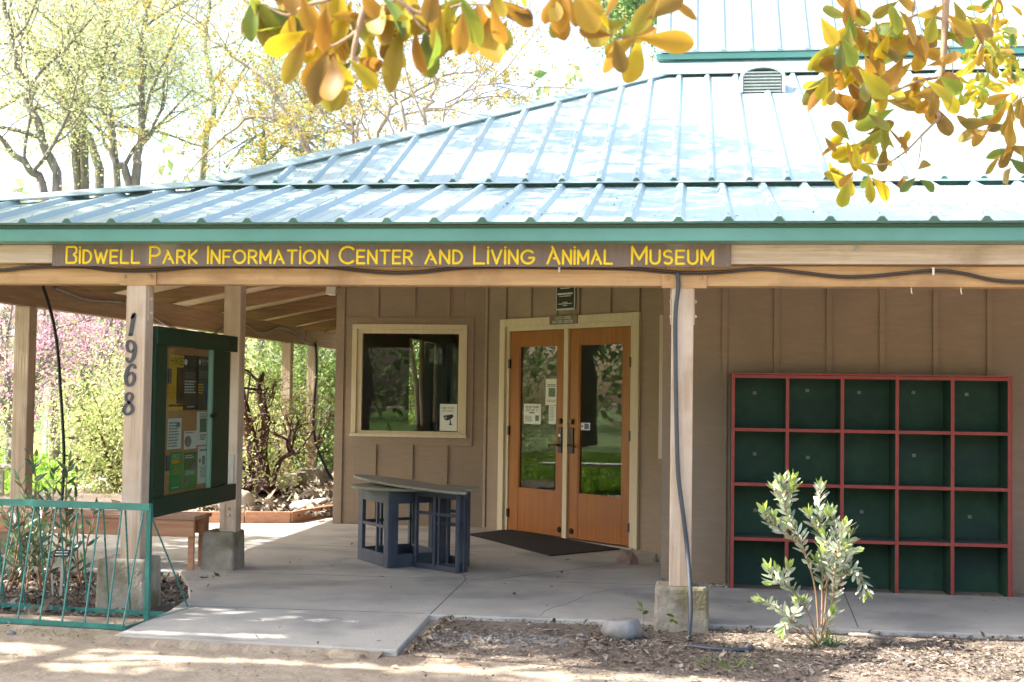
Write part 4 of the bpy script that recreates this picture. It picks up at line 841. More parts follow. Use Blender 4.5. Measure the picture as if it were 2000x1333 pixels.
def grow(mb,p,d,L,r,depth,tips,R_,amp=.16,up=.03,kids=3,lenk=.68,spread=.75,nseg=6):
    pts,dd=wob(p,d,L,nseg,amp,up,R_)
    rad=[r*(1-.55*i/nseg) for i in range(nseg+1)]
    mb.tube(pts,rad,7 if r>.08 else (5 if r>.025 else 3),caps=False)
    if depth==0:
        tips+=pts[1:]; return
    if depth==1: tips+=pts[3:]
    for k in range(kids):
        i=min(nseg,max(1,int(nseg*(.3+.7*(k+1)/kids))))
        a=(pts[i]-pts[i-1]).normalized(); s=Vector((R_.gauss(0,1),R_.gauss(0,1),R_.gauss(.1,.8))).normalized()
        nd=(a*(1-spread*.5)+s*spread).normalized()
        grow(mb,pts[i],nd,L*lenk*R_.uniform(.75,1.2),rad[i]*.62,depth-1,tips,R_,amp*1.15,up,kids,lenk,spread,max(3,nseg-1))
def tree(name,label,cat,base,stems,depth,bark,leafpal,nleaf,lsize,sigma,seed,group=None,L0=None,leafmat_='leaf',kids=3,spread=.75,asp=.5,lenk=.68,up=.03,amp=.16,clump=0):
    R_=random.Random(seed); rt=root(name,tuple(base),label,cat,group); tips=[]; mb=MB()
    for st in stems:
        # st: (list of waypoints, radius)
        P=[Vector(q) for q in spl([tuple(x) for x in st[0]],4)]; n=len(P)
        rad=[st[1]*(1-.72*i/(n-1)) for i in range(n)]; P=[q+Vector((R_.gauss(0,.04),R_.gauss(0,.04),0))*(1 if i else 0) for i,q in enumerate(P)]
        mb.tube(P,rad,8,caps=False)
        nb=st[2] if len(st)>2 else 6; LL=L0 or 2.0
        for k in range(nb):
            i=min(n-1,int(n*(.35+.65*(k+.5)/nb))); a=(P[i]-P[i-1]).normalized()
            s=Vector((R_.gauss(0,1),R_.gauss(0,1),R_.gauss(.2,.6))).normalized(); nd=(a*.45+s*.8).normalized()
            grow(mb,P[i],nd,LL*R_.uniform(.7,1.2),max(rad[i]*.55,.012),depth-1,tips,R_,amp,up,kids,lenk,spread)
        grow(mb,P[-1],(P[-1]-P[-2]),LL,rad[-1],depth-1,tips,R_,amp,up,kids,lenk,spread)
    mb.build('trunk',bark,rt,smooth=True)
    T_=np.array([tuple(t) for t in tips]); g=np.random.default_rng(seed)
    if clump:
        cs=T_[g.integers(0,len(T_),nleaf//clump)]; C=np.repeat(cs,clump,axis=0)+g.normal(0,sigma,(nleaf//clump*clump,3))
    else: C=T_[g.integers(0,len(T_),nleaf)]+g.normal(0,sigma,(nleaf,3))
    U,V=leafvecs(len(C),lsize,asp); leafcloud('crown',C,U,V,pickcols(len(C),leafpal),leafmat_,rt); return rt
def W3(px_,py_,y): return ony(px_,py_,y)
PALE=[(.58,.58,.30),(.66,.64,.37),(.48,.54,.27),(.66,.60,.34)]
# tall pale trees on the left, standing beyond the porch roof
def gp(px_,y): a=ony(px_,760,y); return (a[0],a[1],0)
def pxs(pts,y): return [gp(pts[0][0],y)]+[tuple(ony(a,b,y+(p[0] if p else 0))) for a,b,*p in pts[1:]]
for i,(stems,yy,lab,nl) in enumerate((
  ([(pxs([(110,0),(106,395),(80,270),(42,134),(10,20),(-10,-200)],24),.11,9),(pxs([(112,0),(95,410),(60,330),(10,280),(-60,200)],24),.11,5)],24,'leftmost tall tree with grey trunks forking behind the porch roof',9000),
  ([(pxs([(175,0),(150,330),(105,170),(70,100),(30,-80)],27),.13,9),(pxs([(180,0),(160,260),(150,120),(160,-100)],27),.12,6)],27,'second tall pale tree from the left with a leaning trunk',11000),
  ([(pxs([(215,0),(190,330),(150,250),(120,100),(85,-100)],30),.14,9),(pxs([(235,0),(225,330),(200,210),(205,60),(190,-150)],30),.11,8)],30,'third tall pale tree with two thick grey trunks',11000),
  ([(pxs([(268,0),(266,385),(268,300),(282,200),(284,60),(300,-100)],26),.12,7),(pxs([(262,0),(250,380),(228,320),(215,230),(195,120)],26),.11,6)],26,'slender pale green tree, fourth from the left, forking low',9000),
  ([(pxs([(400,0),(390,350),(420,200),(400,60),(430,-100)],36),.13,7)],36,'thin pale tree behind the gold budding trees',8000))):
    tree('pale_tree',lab,'tree',gp(110 if i==0 else (175,215,268,400)[i-1],yy),stems,4,'bark_gray',PALE,int(nl*2.3),.07,.26,100+i,group='tall pale spring trees beyond the porch roof',kids=4,L0=2.3,spread=.85,up=.05)
GOLD=[(.38,.27,.05),(.36,.30,.08),(.44,.33,.07),(.30,.30,.09)]
for i,(stems,yy,lab,bp_,nl) in enumerate((
  ([(pxs([(740,0),(700,600),(615,310),(575,250),(520,165),(440,95),(380,40)],22),.05,10),(pxs([(740,0),(700,600),(600,290),(540,235),(480,235),(400,300)],22),.055,7)],22,'gold budding tree with a long arching branch to the left',740,5200),
  ([(pxs([(710,0),(700,600),(690,240),(660,150),(640,60),(600,-40)],24),.045,9),(pxs([(710,0),(700,600),(700,270),(670,240),(640,120)],24),.055,6)],24,'gold budding tree standing in the middle of the three',710,4000),
  ([(pxs([(835,0),(834,500),(832,240),(850,190),(845,130),(880,60)],17.5),.04,8),(pxs([(860,0),(850,500),(860,230),(910,180),(970,165),(1020,190)],19),.025,8),(pxs([(780,0),(770,500),(760,260),(735,200),(725,150)],19),.025,6),(pxs([(820,0),(800,500),(790,240),(765,180),(745,120),(740,60)],17.5),.035,7)],17.5,'gold budding tree farthest right, over the roof slope',835,2600))):
    tree('budding_tree',lab,'tree',gp(bp_,yy),stems,4,'bark_twig',GOLD,int(nl*3.4),.045,.028,200+i,group='gold budding trees above the roof',L0=1.9,spread=.9,clump=10,asp=.6,up=.0)
tree('budding_tree','gold budding tree with low branches arching right just above the roof slope','tree',gp(760,20),[(pxs([(760,0),(750,500),(740,260),(790,190),(870,150),(930,140)],20),.04,9),(pxs([(765,0),(770,500),(780,250),(860,215),(950,190),(1020,195)],20),.03,9),(pxs([(750,0),(740,500),(720,270),(700,200),(720,130)],20),.03,7),(pxs([(750,0),(745,500),(700,280),(640,230),(600,190)],20),.03,8)],4,'bark_twig',GOLD,9000,.045,.028,231,group='gold budding trees above the roof',L0=.95,spread=.95,clump=10,asp=.6,up=.0)
GRN=[(.10,.20,.05),(.16,.26,.07),(.07,.14,.05),(.22,.32,.10)]
tree('green_tree','light green leafy tree behind the roof at the top centre','tree',gp(1235,30),[(pxs([(1235,0),(1235,150),(1240,60),(1230,-60)],30),.14,9)],4,'bark_gray',[(.20,.32,.10),(.26,.38,.14),(.14,.25,.08)],9000,.12,.2,301,L0=1.2,spread=.9)
tree('green_tree','mid green tree low behind the gold trees','tree',gp(590,31),[(pxs([(590,0),(590,320),(600,270),(610,220)],31),.14,10),(pxs([(500,0),(520,320),(500,270)],31),.12,8)],4,'bark_gray',[(.20,.32,.10),(.36,.46,.20)],4500,.09,.22,302,L0=1.3,spread=.95)
# redbuds beyond the left porch
PINK=[(.66,.32,.50),(.60,.26,.44),(.74,.46,.60),(.66,.38,.52),(.5,.45,.25)]
for i,(bx,yy,lab,st) in enumerate(((20,21,'pink flowering tree left of the far left post',[(20,0),(25,840),(10,730),(-30,640)]),(150,23,'pink flowering tree seen between the two left posts',[(150,0),(152,820),(170,740),(205,680),(215,620)]),(60,26,'pink flowering tree farthest back behind the left porch',[(60,0),(62,800),(80,700),(90,600)]))):
    tree('pink_flowering_tree',lab,'tree',gp(bx,yy),[(pxs(st,yy),.10,7),(pxs([(bx,0),(bx+5,820),(bx+50,720),(bx+90,640)],yy),.06,6),(pxs([(bx,0),(bx-5,820),(bx-50,720),(bx-70,600)],yy),.06,6)],4,'bark_gray',PINK,9000,.045,.07,400+i,group='pink flowering trees beyond the porch',L0=1.25,spread=.95,asp=.7,up=-.01)
# rounded garden shrubs
def shrub(name,label,px_,yy,w_,h_,pal,n,ls,seed,bark='bark_red',group=None,z0=0.0,x=None,hollow=.25,stemn=9,mat='leaf'):
    a=gp(px_,yy); x=a[0] if x is None else x; g=np.random.default_rng(seed); R_=random.Random(seed); rt=root(name,(x,yy,z0),label,'shrub',group)
    mb=MB()
    for k in range(stemn):
        an=R_.uniform(0,6.28); dd=Vector((math.cos(an)*.7,math.sin(an)*.7,1)); tips=[]
        grow(mb,(x+R_.gauss(0,.06),yy+R_.gauss(0,.06),z0-.02),dd,h_*.55,.03,2,tips,R_,.22,.02,3,.7,.8,5)
    mb.build('stem',bark,rt,smooth=True)
    nb=26; cen=g.normal(size=(nb,3)); cen/=np.linalg.norm(cen,axis=1,keepdims=True); cen*=g.uniform(.45,.95,(nb,1)); cen[:,2]=cen[:,2]*.55+.42
    c=cen[g.integers(0,nb,n)]; C=c+g.normal(0,.17,(n,3)); C=np.stack([x+C[:,0]*w_/2,yy+C[:,1]*w_/2,z0+np.maximum(C[:,2],.04)*h_],1)
    U,V=leafvecs(n,ls,.5); leafcloud('foliage',C,U,V,pickcols(n,pal,.2),mat,rt); return rt
YG=[(.42,.50,.19),(.50,.56,.25),(.30,.40,.13),(.56,.54,.26),(.34,.31,.14)]
shrub('manzanita_shrub','big rounded yellow-green shrub between the far left post and the numbered post',268,16.6,2.3,2.15,YG,15000,.055,501)
shrub('manzanita_shrub','yellow-green shrub seen behind the glass notice case',400,16.4,2.2,1.9,YG,9000,.055,502)
shrub('manzanita_shrub','green shrub left of the middle back post',492,18.6,1.9,2.4,[(.18,.26,.05),(.28,.34,.07),(.12,.18,.04),(.35,.36,.10)],11000,.05,503)
shrub('manzanita_shrub','loose green shrub behind the two back posts',600,22.5,2.2,2.3,[(.16,.26,.06),(.26,.34,.09),(.12,.18,.05)],10000,.055,504)
shrub('manzanita_shrub','bright shrub right of the farthest porch post',650,23.5,2.2,1.9,YG,8000,.06,505)
shrub('garden_shrub','glossy yellow-green shrub showing through the back window',873,22.5,2.6,2.6,[(.30,.42,.03),(.42,.50,.05),(.18,.30,.03)],9000,.09,506,mat='leaf')
# dark red manzanita trunk in the raised bed
mz=root('manzanita_tree',tuple(onz(520,955,.11)),'dark red twisted manzanita trunk on the raised mulch bed','tree')
R_=random.Random(77); mb=MB(); tips=[]
y0=15.7
for P_,r in(([(522,962),(505,915),(490,860),(478,800),(470,760)],.085),([(522,960),(512,880),(520,820),(505,770),(512,730)],.06),([(540,968),(500,930),(470,905),(430,880)],.055),([(524,955),(500,935),(480,960),(455,948),(430,955)],.05),([(530,950),(545,905),(560,890),(585,885)],.03)):
    pts=[Vector(q) for q in spl([tuple(ony(a,b,y0+.12*math.sin(i*1.7))) for i,(a,b) in enumerate(P_)],4)]; n=len(pts)
    mb.tube(pts,[1.35*r*(1-.6*i/(n-1)) for i in range(n)],7,caps=False)
    for k in range(4): grow(mb,pts[int(n*(.45+.13*k))],Vector((R_.gauss(0,.6),R_.gauss(0,.6),.7)),.5,.022,2,tips,R_,.25,.03,3,.7,.8,5)
mb.build('trunk','bark_red',mz,smooth=True)
T_=np.array([tuple(t) for t in tips]); C=T_[RNG.integers(0,len(T_),1300)]+RNG.normal(0,.06,(1300,3)); U,V=leafvecs(1300,.05); leafcloud('crown',C,U,V,pickcols(1300,YG),'leaf',mz)
tree('leaning_tree','brown tree with trunks leaning right, beyond the farthest porch post','tree',gp(800,23),[(pxs([(800,0),(720,850),(665,800),(625,745),(590,700)],23),.06,5),(pxs([(800,0),(690,820),(640,740),(622,690)],23),.05,5)],4,'bark_tan',[(.16,.28,.06),(.24,.34,.1)],7000,.09,.16,601,L0=1.2,spread=.9)
# fence in the far garden
fn=root('garden_fence',tuple(onz(20,975,0)),'low grey wooden rail fence at the far left of the garden','fence')
def FP(px_,y,z=0): a=ony(px_,760,y); return Vector((a[0],y,z))
m=MB(); m.bar(FP(-260,16.5,.48),FP(52,15.2,.46),.10,.035); m.build('rail','fence_wood',fn)
for k in range(9):
    t_=k/8; a=FP(-260,16.5).lerp(FP(50,15.2),t_); MB().box(a.x-.03,a.x+.03,a.y-.02,a.y+.02,-.05,.47).build('picket','fence_wood',fn)
pt=onz(88,895,0); MB().box(pt[0]-.05,pt[0]+.05,pt[1]-.05,pt[1]+.05,-.05,1.55).build('garden_post','white_plastic',label='slim white post standing alone in the far garden',cat='post',bevel=.01)
# park bench in the lawn whose reflection shows in the door
def far_bench(loc,lab):
    r_=root('park_bench',loc,lab,'bench'); x,y,z=loc
    for k in range(3): MB().box(x-.20+k*.14,x-.08+k*.14,y-.7,y+.7,.42,.45).build('seat','white_plastic',r_)
    for yy in(-.5,.5): MB().tube([(x,y+yy,0),(x+.03,y+yy,.2),(x,y+yy,.42)],.03,6).build('leg','dark_iron',r_)
far_bench((-7.5,12.9,0),'pale park bench on the lawn, mirrored in the right door glass')
# ---- foreground shrub by the walkway
fs_=root('small_shrub',tuple(onz(1605,1262,0)),'small sunlit shrub with pale leaves growing in front of the green shelf','shrub')
mb=MB(); LC=[];LD=[];TIPS=[]; R_=random.Random(5)
def stemline(P,y0,y1,r=.006,start=.25,dens=80,L=.05):
    pts=[Vector(q) for q in spl([tuple(ony(a,b,y0+(y1-y0)*i/(len(P)-1))) for i,(a,b) in enumerate(P)],6)]; n=len(pts); mb.tube(pts,[r*(1-.6*i/(n-1)) for i in range(n)],5)
    tot=sum((b-a).length for a,b in zip(pts[:-1],pts[1:])); c=int(tot*dens*1.05)
    for k in range(c):
        f=start+(1-start)*(k+R_.random())/c; i=min(n-2,int(f*(n-1))); p=pts[i].lerp(pts[i+1],f*(n-1)-i); d=(pts[i+1]-pts[i]).normalized()
        a=k*2.4+R_.gauss(0,.5); s=Vector((math.cos(a),math.sin(a),.15)); s=(s-d*s.dot(d)*.6).normalized(); LC.append(tuple(p)); LD.append(tuple((s*.9+d*(.5+.5*f)).normalized()))
    for k in range(6):
        TIPS.append(len(LC)); a=k*.9+R_.random(); LC.append(tuple(pts[-1])); LD.append(tuple((Vector((math.cos(a)*.55,math.sin(a)*.55,0))+(pts[-1]-pts[-2]).normalized()).normalized()))
Y0=7.86
_sl=stemline
def stemline(P,y0,y1,r=.006,start=.25,**k):
    _sl(P,y0,y1,r,start*.6)
    for q in range(3):
        f=R_.uniform(.3,.95)*(len(P)-1); i=min(int(f),len(P)-2); a=P[i][0]+(P[i+1][0]-P[i][0])*(f-i); b=P[i][1]+(P[i+1][1]-P[i][1])*(f-i)
        if b>1215: continue
        s_=R_.choice((-1,1)); L=R_.uniform(16,34); yy=y0+(y1-y0)*f/(len(P)-1); _sl([(a,b),(a+s_*L*.6,b-L*.5),(a+s_*L*.8,b-L*1.1)],yy,yy+R_.gauss(0,.05),.0025,.2)
for P_,yb_,ys,st in (([(1600,1262),(1592,1150),(1565,1060),(1540,1010),(1528,970),(1527,945)],7.80,.02,.42),([(1604,1262),(1606,1150),(1605,1050),(1600,1000),(1603,955)],7.92,.1,.38),
  ([(1608,1262),(1625,1180),(1630,1120),(1640,1060),(1650,1030)],7.78,-.05,.35),([(1612,1262),(1628,1170),(1650,1120),(1672,1120),(1690,1150)],7.75,.02,.45),
  ([(1598,1262),(1580,1200),(1552,1160),(1530,1140),(1508,1140)],7.70,-.08,.45),([(1596,1262),(1560,1225),(1520,1190),(1490,1175)],7.72,-.1,.6),
([(1606,1262),(1615,1140),(1610,1090),(1630,1050),(1622,1000)],7.88,.1,.45),
  ([(1585,1100),(1545,1050),(1515,1030),(1500,1010)],7.84,.0,.3),([(1610,1150),(1640,1090),(1665,1080)],7.84,.0,.3),([(1600,1262),(1580,1230),(1545,1215),(1530,1230)],7.78,-.05,.6),([(1603,1262),(1608,1225),(1625,1200)],7.80,-.05,.2)):
    stemline(P_,Y0,Y0+ys+(yb_-Y0),start=st)
mb.build('stem','stem_brown',fs_,smooth=True)
n=len(LC); cols=pickcols(n,[(.46,.52,.40),(.58,.60,.50),(.30,.40,.24),(.52,.56,.42)],.2); cols[TIPS]=pickcols(len(TIPS),[(.42,.56,.10),(.50,.62,.16)],.1)
blades('foliage',np.array(LC),np.array(LD),RNG.uniform(.042,.082,n),RNG.uniform(.008,.0125,n),cols,'shrub_leaf',fs_,shape='el',fold=.2)
# low ferny weed at its foot + tiny seedlings
def tuft(name,px_,py_,n,L,pal,label,cat,hgt=.6,w_=.004,shape='la',mat='leaf',r=.03,group=None):
    c=onz(px_,py_,0); rt=root(name,tuple(c),label,cat,group); C=np.array(c)+np.stack([RNG.normal(0,r,n),RNG.normal(0,r,n),np.zeros(n)],1); D=RNG.normal(size=(n,3)); D[:,2]=np.abs(D[:,2])+hgt
    blades('foliage',C,D,RNG.uniform(.5,1.1,n)*L,np.full(n,w_),pickcols(n,pal),mat,rt,shape=shape,droop=.5); return rt
LG=[(.20,.32,.07),(.27,.38,.10),(.15,.25,.05)]
tuft('grass_tuft',1385,1306,18,.10,LG,'grass tuft on the mulch, left one of the pair below the hose','grass',group='green grass tufts on the mulch')
tuft('grass_tuft',1437,1312,24,.11,LG,'grass tuft on the mulch, right one of the pair below the hose','grass',r=.06,group='green grass tufts on the mulch')
tuft('weed',1610,1266,60,.11,[(.10,.26,.06),(.16,.34,.10)],'feathery green weed at the foot of the small shrub','weed',r=.035)
def seedling(px_,py_,h_,label,k=6):
    c=onz(px_,py_,0); rt=root('seedling',tuple(c),label,'seedling'); mb=MB(); mb.tube([tuple(c),(c[0]+.004,c[1],h_*.6),(c[0]-.006,c[1],h_)],.002,5); mb.build('stem','stem_brown',rt)
    C=np.array([(c[0]-.004,c[1],h_*(.65+.35*i/k)) for i in range(k)]); D=RNG.normal(size=(k,3)); D[:,2]=.2; blades('foliage',C,D,np.full(k,.05),np.full(k,.012),pickcols(k,LG),'leaf',rt,shape='el')
seedling(1256,1232,.15,'tiny green seedling at the slab edge left of the right pier'); seedling(1318,1246,.13,'tiny yellow-green seedling in front of the right pier'); 
# ---- left bed plants (long narrow leaves)
def leafyplant(px_,yy,label,h_,nst,seed,L=.105,pal=None,spread=.35,dens=30,group=None,z0=0):
    a=gp(px_,yy); R_=random.Random(seed); rt=root('leafy_shrub',(a[0],yy,z0),label,'shrub',group); mb=MB(); C=[];D=[]
    for s in range(nst):
        an=R_.uniform(0,6.28); d=Vector((math.cos(an)*spread,math.sin(an)*spread*.7,1)); H=h_*R_.uniform(.55,1)
        pts,dd=wob((a[0]+R_.gauss(0,.08),yy+R_.gauss(0,.08),z0),d,H,7,.08,0.02,R_); mb.tube(pts,[.008*(1-.6*i/7) for i in range(8)],5)
        for k in range(int(H*dens)):
            f=.18+.82*(k+R_.random())/(H*dens); i=min(6,int(f*7)); p=pts[i].lerp(pts[i+1],min(1,f*7-i)); t=(pts[i+1]-pts[i]).normalized(); b=k*2.4
            C.append(tuple(p)); D.append(tuple((Vector((math.cos(b),math.sin(b),.25+.5*f))*1+t*.3).normalized()))
    mb.build('stem','stem_brown',rt,smooth=True); n=len(C)
    blades('foliage',np.array(C),np.array(D),RNG.uniform(.6,1.15,n)*L,RNG.uniform(.10,.14,n)*L,pickcols(n,pal or [(.10,.18,.11),(.14,.23,.13),(.18,.30,.10),(.12,.18,.14)],.15),'shrub_leaf',rt,shape='la',droop=.3); return rt
G_='leafy green shrubs in the bed behind the bicycle rack'
leafyplant(75,9.1,'tallest leafy shrub beside the far left post, in the left bed',1.18,5,31,spread=.2,group=G_)
leafyplant(35,8.8,'bushy leafy shrub at the far left edge of the bed',.72,8,32,spread=.4,group=G_)
leafyplant(110,8.9,'leafy shrub in the middle of the left bed behind the plant label',.95,6,33,spread=.26,group=G_)
leafyplant(165,9.0,'sparse leafy shrub nearest the numbered post',.95,4,34,spread=.3,dens=18,group=G_,L=.11)
# ================================================================== MAGNOLIA overhead with hanging branches
mg=root('magnolia_tree',(-7.4,3.0,0),'large magnolia standing standing at the left, bronze and green leaves hanging into view','tree')
mb=MB(); R_=random.Random(9)
for P_,r in (([(-7.4,3,-.1),(-7.3,3.1,2.0),(-7.0,3.4,4.2),(-6.2,4.2,6.0),(-5.0,5.5,7.6)],.26),([(-7.2,3.2,3.2),(-5.6,3.6,4.2),(-3.4,3.9,4.3),(-1.6,4.1,3.6),(-.9,4.1,3.1)],.10),([(-3.6,3.9,4.3),(-1.2,4.4,4.6),(1.2,5.4,4.6),(2.2,6.2,4.1),(2.15,6.35,3.4)],.06),([(-7.3,3.1,3.8),(-8.6,5,5.2),(-9.5,7.5,6.6)],.13),([(-7.2,3.1,4.6),(-5.5,6.0,6.0),(-5.6,8.5,7.2)],.10)):
    P=spl(P_,6); n=len(P); mb.tube(P,[r*(1-.75*i/(n-1)) for i in range(n)],8,caps=False)
# hanging twigs drawn at their own distance
BR=[(.42,.21,.03),(.48,.26,.035),(.32,.165,.03),(.50,.29,.035),(.26,.16,.035)]; YL=[(.60,.43,.02),(.52,.42,.03),(.42,.34,.03)]; GR=[(.20,.28,.04),(.26,.34,.05),(.14,.20,.05),(.34,.34,.04)]
HC=[];HD=[];HL=[];HW=[];Hc=[]; HR=np.random.default_rng(21)
def hleaf(px_,py_,dep,ang,Lpx,pal,fwd=None):
    """leaf whose stalk is at a pixel, tip pointing at ang degrees (0 right, 90 up)"""
    b=ony(px_,py_,dep); L=Lpx*dep/CF; f=HR.normal(0,.45) if fwd is None else fwd
    d=CR*math.cos(math.radians(ang))+CU*math.sin(math.radians(ang))+CD*f; HC.append(b);HD.append(d);HL.append(L*math.sqrt(1+f*f)*1.0);HW.append(L*HR.uniform(.20,.27)); c=np.array(pal[HR.integers(0,len(pal))])*(1+HR.normal(0,.12)); Hc.append(np.clip(c,.01,.9))
def twig(P,dep,r,r1=.3):
    r*=1.5; mb.tube(spl([tuple(ony(a,b,dep+(c[0] if c else 0))) for a,b,*c in P],5),[r*(1-(1-r1)*i/((len(P)-1)*5)) for i in range((len(P)-1)*5+1)],6)
d1=4.0
twig([(740,-60),(715,10),(700,60),(690,110),(700,118)],d1,.010); twig([(700,-60),(650,-5),(600,10),(560,30),(510,5)],d1,.006); twig([(740,-40),(790,10),(840,30),(900,10),(960,10)],d1,.006)
twig([(1210,-60),(1190,20),(1188,60),(1200,75),(1250,75)],d1+.1,.003); twig([(700,60),(650,90),(620,80)],d1,.004); twig([(790,10),(820,50),(835,60)],d1,.004); twig([(1020,-50),(1035,10),(1015,20)],d1,.003)
PB=BR*3+YL; PY=YL*2+BR; PG=GR
for a in ((480,-20,-60,95,PG),(500,-10,-100,90,PG),(520,10,-40,80,PG),(505,20,-80,75,PY),(560,-10,-90,110,PB),(590,-10,-75,80,PY),(575,20,-100,90,PB),(620,-10,-60,90,PB),(640,10,-100,80,PB),
  (600,60,-150,95,PY),(600,70,-110,90,PB),(560,75,-20,60,PB),(640,100,-100,95,PB),(650,110,-80,110,PB),(640,95,-125,90,PB),(655,100,-95,120,PB),(660,120,-60,60,PY),(680,115,-45,85,PB),(700,110,-60,80,PY),(695,112,-20,60,PB),
  (660,30,-70,80,PB),(690,0,-110,90,PB),(720,-10,-70,110,PB),(730,40,180,50,PY),(745,25,-10,90,PB),(735,30,-20,75,PY),(760,10,-90,85,PB),(740,-10,-40,90,PG),(800,-20,-80,90,PB),(790,50,-110,110,PG),(815,55,-100,85,PB),(830,55,-85,95,PG),(850,55,-75,75,PG),
  (830,20,-60,80,PB),(860,10,-95,95,PB),(880,0,-110,100,PB),(900,-10,-70,95,PG),(905,20,-95,90,PB),(930,20,-90,85,PB),(945,10,-80,120,PB),(960,10,-75,80,PB),(975,0,-35,75,PB),(990,10,-30,60,PB),(925,0,-60,90,PB),(960,-20,-60,60,PY),(1005,-15,-30,40,PY),
  (1090,-15,-115,65,PB),(1075,-10,-75,60,PY),(1100,-35,-100,85,PB),(1120,-20,-65,100,PB),(1110,-15,-85,75,PB),(1135,-10,-45,60,PY),
  (1195,70,165,65,PB),(1190,60,120,30,PY),(1200,75,-75,70,PB),(1205,78,-100,60,PB),(1210,70,30,75,GR+BR),(1205,65,-20,60,PB),(1245,75,-8,110,PB),(1230,72,10,55,PB),(1260,40,35,90,PB),(1290,-10,-130,80,PB),(1180,35,60,45,PY),(1300,0,-30,50,PB),
  (560,-30,-70,80,PY),(660,-30,-90,90,PB),(780,-35,-80,80,PB),(850,-40,-100,90,PY),(610,-30,-120,80,PG),(700,-30,-60,70,PB)):
    hleaf(a[0],a[1],d1+HR.uniform(-.12,.12),a[2],a[3],a[4])
for cx_,cy_,n_ in((540,20,7),(640,50,8),(655,110,5),(720,60,7),(800,30,9),(880,30,9),(960,20,7),(1100,0,4),(1225,60,4)):
    for _ in range(n_): hleaf(cx_+HR.normal(0,28),cy_-15+HR.normal(0,20),d1+.15+HR.uniform(-.1,.25),-90+HR.normal(0,45),HR.uniform(60,95),BR+BR+YL+GR)
d2=6.2
twig([(1850,-60),(1845,60),(1838,150),(1820,180),(1835,230)],d2,.013,.5); twig([(1835,230),(1800,265),(1770,295),(1730,320),(1690,320),(1660,320)],d2,.005); twig([(1800,270),(1795,310),(1785,335)],d2,.003)
twig([(1838,150),(1790,160),(1740,180),(1690,180),(1650,150)],d2,.006); twig([(1850,40),(1790,30),(1720,60),(1660,50)],d2,.006); twig([(1845,80),(1860,120),(1858,200),(1838,235)],d2,.003); twig([(1790,-60),(1780,40),(1760,60)],d2,.006)
twig([(1960,-60),(1930,60),(1910,110),(1940,150)],d2+1.2,.008); twig([(2080,180),(2000,190),(1970,220),(1950,280)],d2,.005)
def blob(cx,cy,rx,ry,n,dep,L,pal,bias=-90,sp=60):
    for _ in range(int(n*1.15)):
        x=cx+HR.normal(0,rx*.5); y=cy+HR.normal(0,ry*.55); hleaf(x,y,dep+HR.normal(0,.18),bias+HR.normal(0,sp),L*HR.uniform(.6,1.0),pal)
PM=BR+BR+YL+GR; 
blob(1660,40,60,50,18,d2,75,PM); blob(1640,150,40,60,10,d2,75,PM,-100); blob(1690,110,55,60,18,d2,72,PM); blob(1760,50,60,60,20,d2,70,PM); blob(1790,150,50,60,16,d2,72,PM,-80)
blob(1720,210,35,50,9,d2,70,BR+GR); blob(1820,190,30,30,6,d2,75,BR,-70,40); blob(1660,290,45,35,14,d2,52,PM,-90,80); blob(1660,340,40,25,8,d2,55,GR+YL,-70); blob(1700,270,40,25,6,d2,50,PM); blob(1780,345,20,12,4,d2,50,GR+BR,-80,40); blob(1745,300,25,12,4,d2,45,PM,0,80)
blob(1860,20,40,40,10,d2,70,PM); blob(1930,60,60,60,70,d2+1.3,38,YL+GR+BR); blob(1910,170,30,50,30,d2+1.3,36,YL+GR+YL); blob(1970,130,40,60,25,d2+1.3,38,YL+GR); blob(1985,215,35,30,9,d2,60,BR,-100,50); blob(1975,300,35,35,9,d2,58,BR+GR,-90,50); blob(1925,255,20,20,3,d2,50,BR,190,30); blob(1620,150,12,40,5,d2,60,YL+BR,-110,30)
blob(1620,325,12,15,2,d2,40,YL,-60,30)
mb.build('branch','bark_tan',mg,smooth=True)
blades('hanging_leaves',np.array(HC),np.array(HD),np.array(HL),np.array(HW),np.array(Hc),'big_leaf',mg,droop=.6,shape='ob',fold=.3,mixamt=1.0,refN=np.tile(-CD,(len(HC),1)))
# overhead crown: where its shadow falls is where the photograph's ground and roof are dappled
n=42000; C=np.stack([HR.uniform(-18,1,n),HR.uniform(.5,14.5,n),HR.uniform(4.8,8.6,n)],1)
k_=C[:,2]/SUN.z; gx=C[:,0]-SUN.x*k_; gy=C[:,1]-SUN.y*k_
def nz(x,y,s,ph): return (np.sin(x*s*1.9+ph)+np.sin(y*s*4.3+ph*2)+np.sin((x*1.3+y*2.1)*s*1.3+ph*3)+np.sin((x*.7-y*3.7)*s+ph*.7))/4
keep=np.zeros(n)
A=(gy<8.6)&(gy>4.5)&(gx>-7)&(gx<4.5); keep[A]=np.where(nz(gx,gy,1.6,1.3)[A]>-.30,1.0,.25)
Bm=(gy>=8.6)&(gy<15.5)&(gx>-3.2)&(gx<4.6-.30*(gy-8.6)); keep[Bm]=np.where(nz(gx,gy,1.1,2.2)[Bm]>-.2,.95,.08)
keep[(gy<=4.5)]=.15
Cm=(gy>=9.2)&(gy<12.3)&(gx>-8.5)&(gx<=-3.2); keep[Cm]=.9
# sunny gaps: small shrub, gravel at lower right, sand strips at left, slab wedge
for cx_,cy_,ax,ay in((1.35,7.95,1.25,.55),(2.2,7.0,1.7,.55),(-2.6,7.25,.8,.07),(-3.7,6.9,1.0,.10),(-1.0,7.1,.6,.07),(-2.0,6.75,1.1,.09),(-.2,6.75,.9,.08)):
    keep[((gx-cx_)/ax)**2+((gy-cy_)/ay)**2<1]=.0
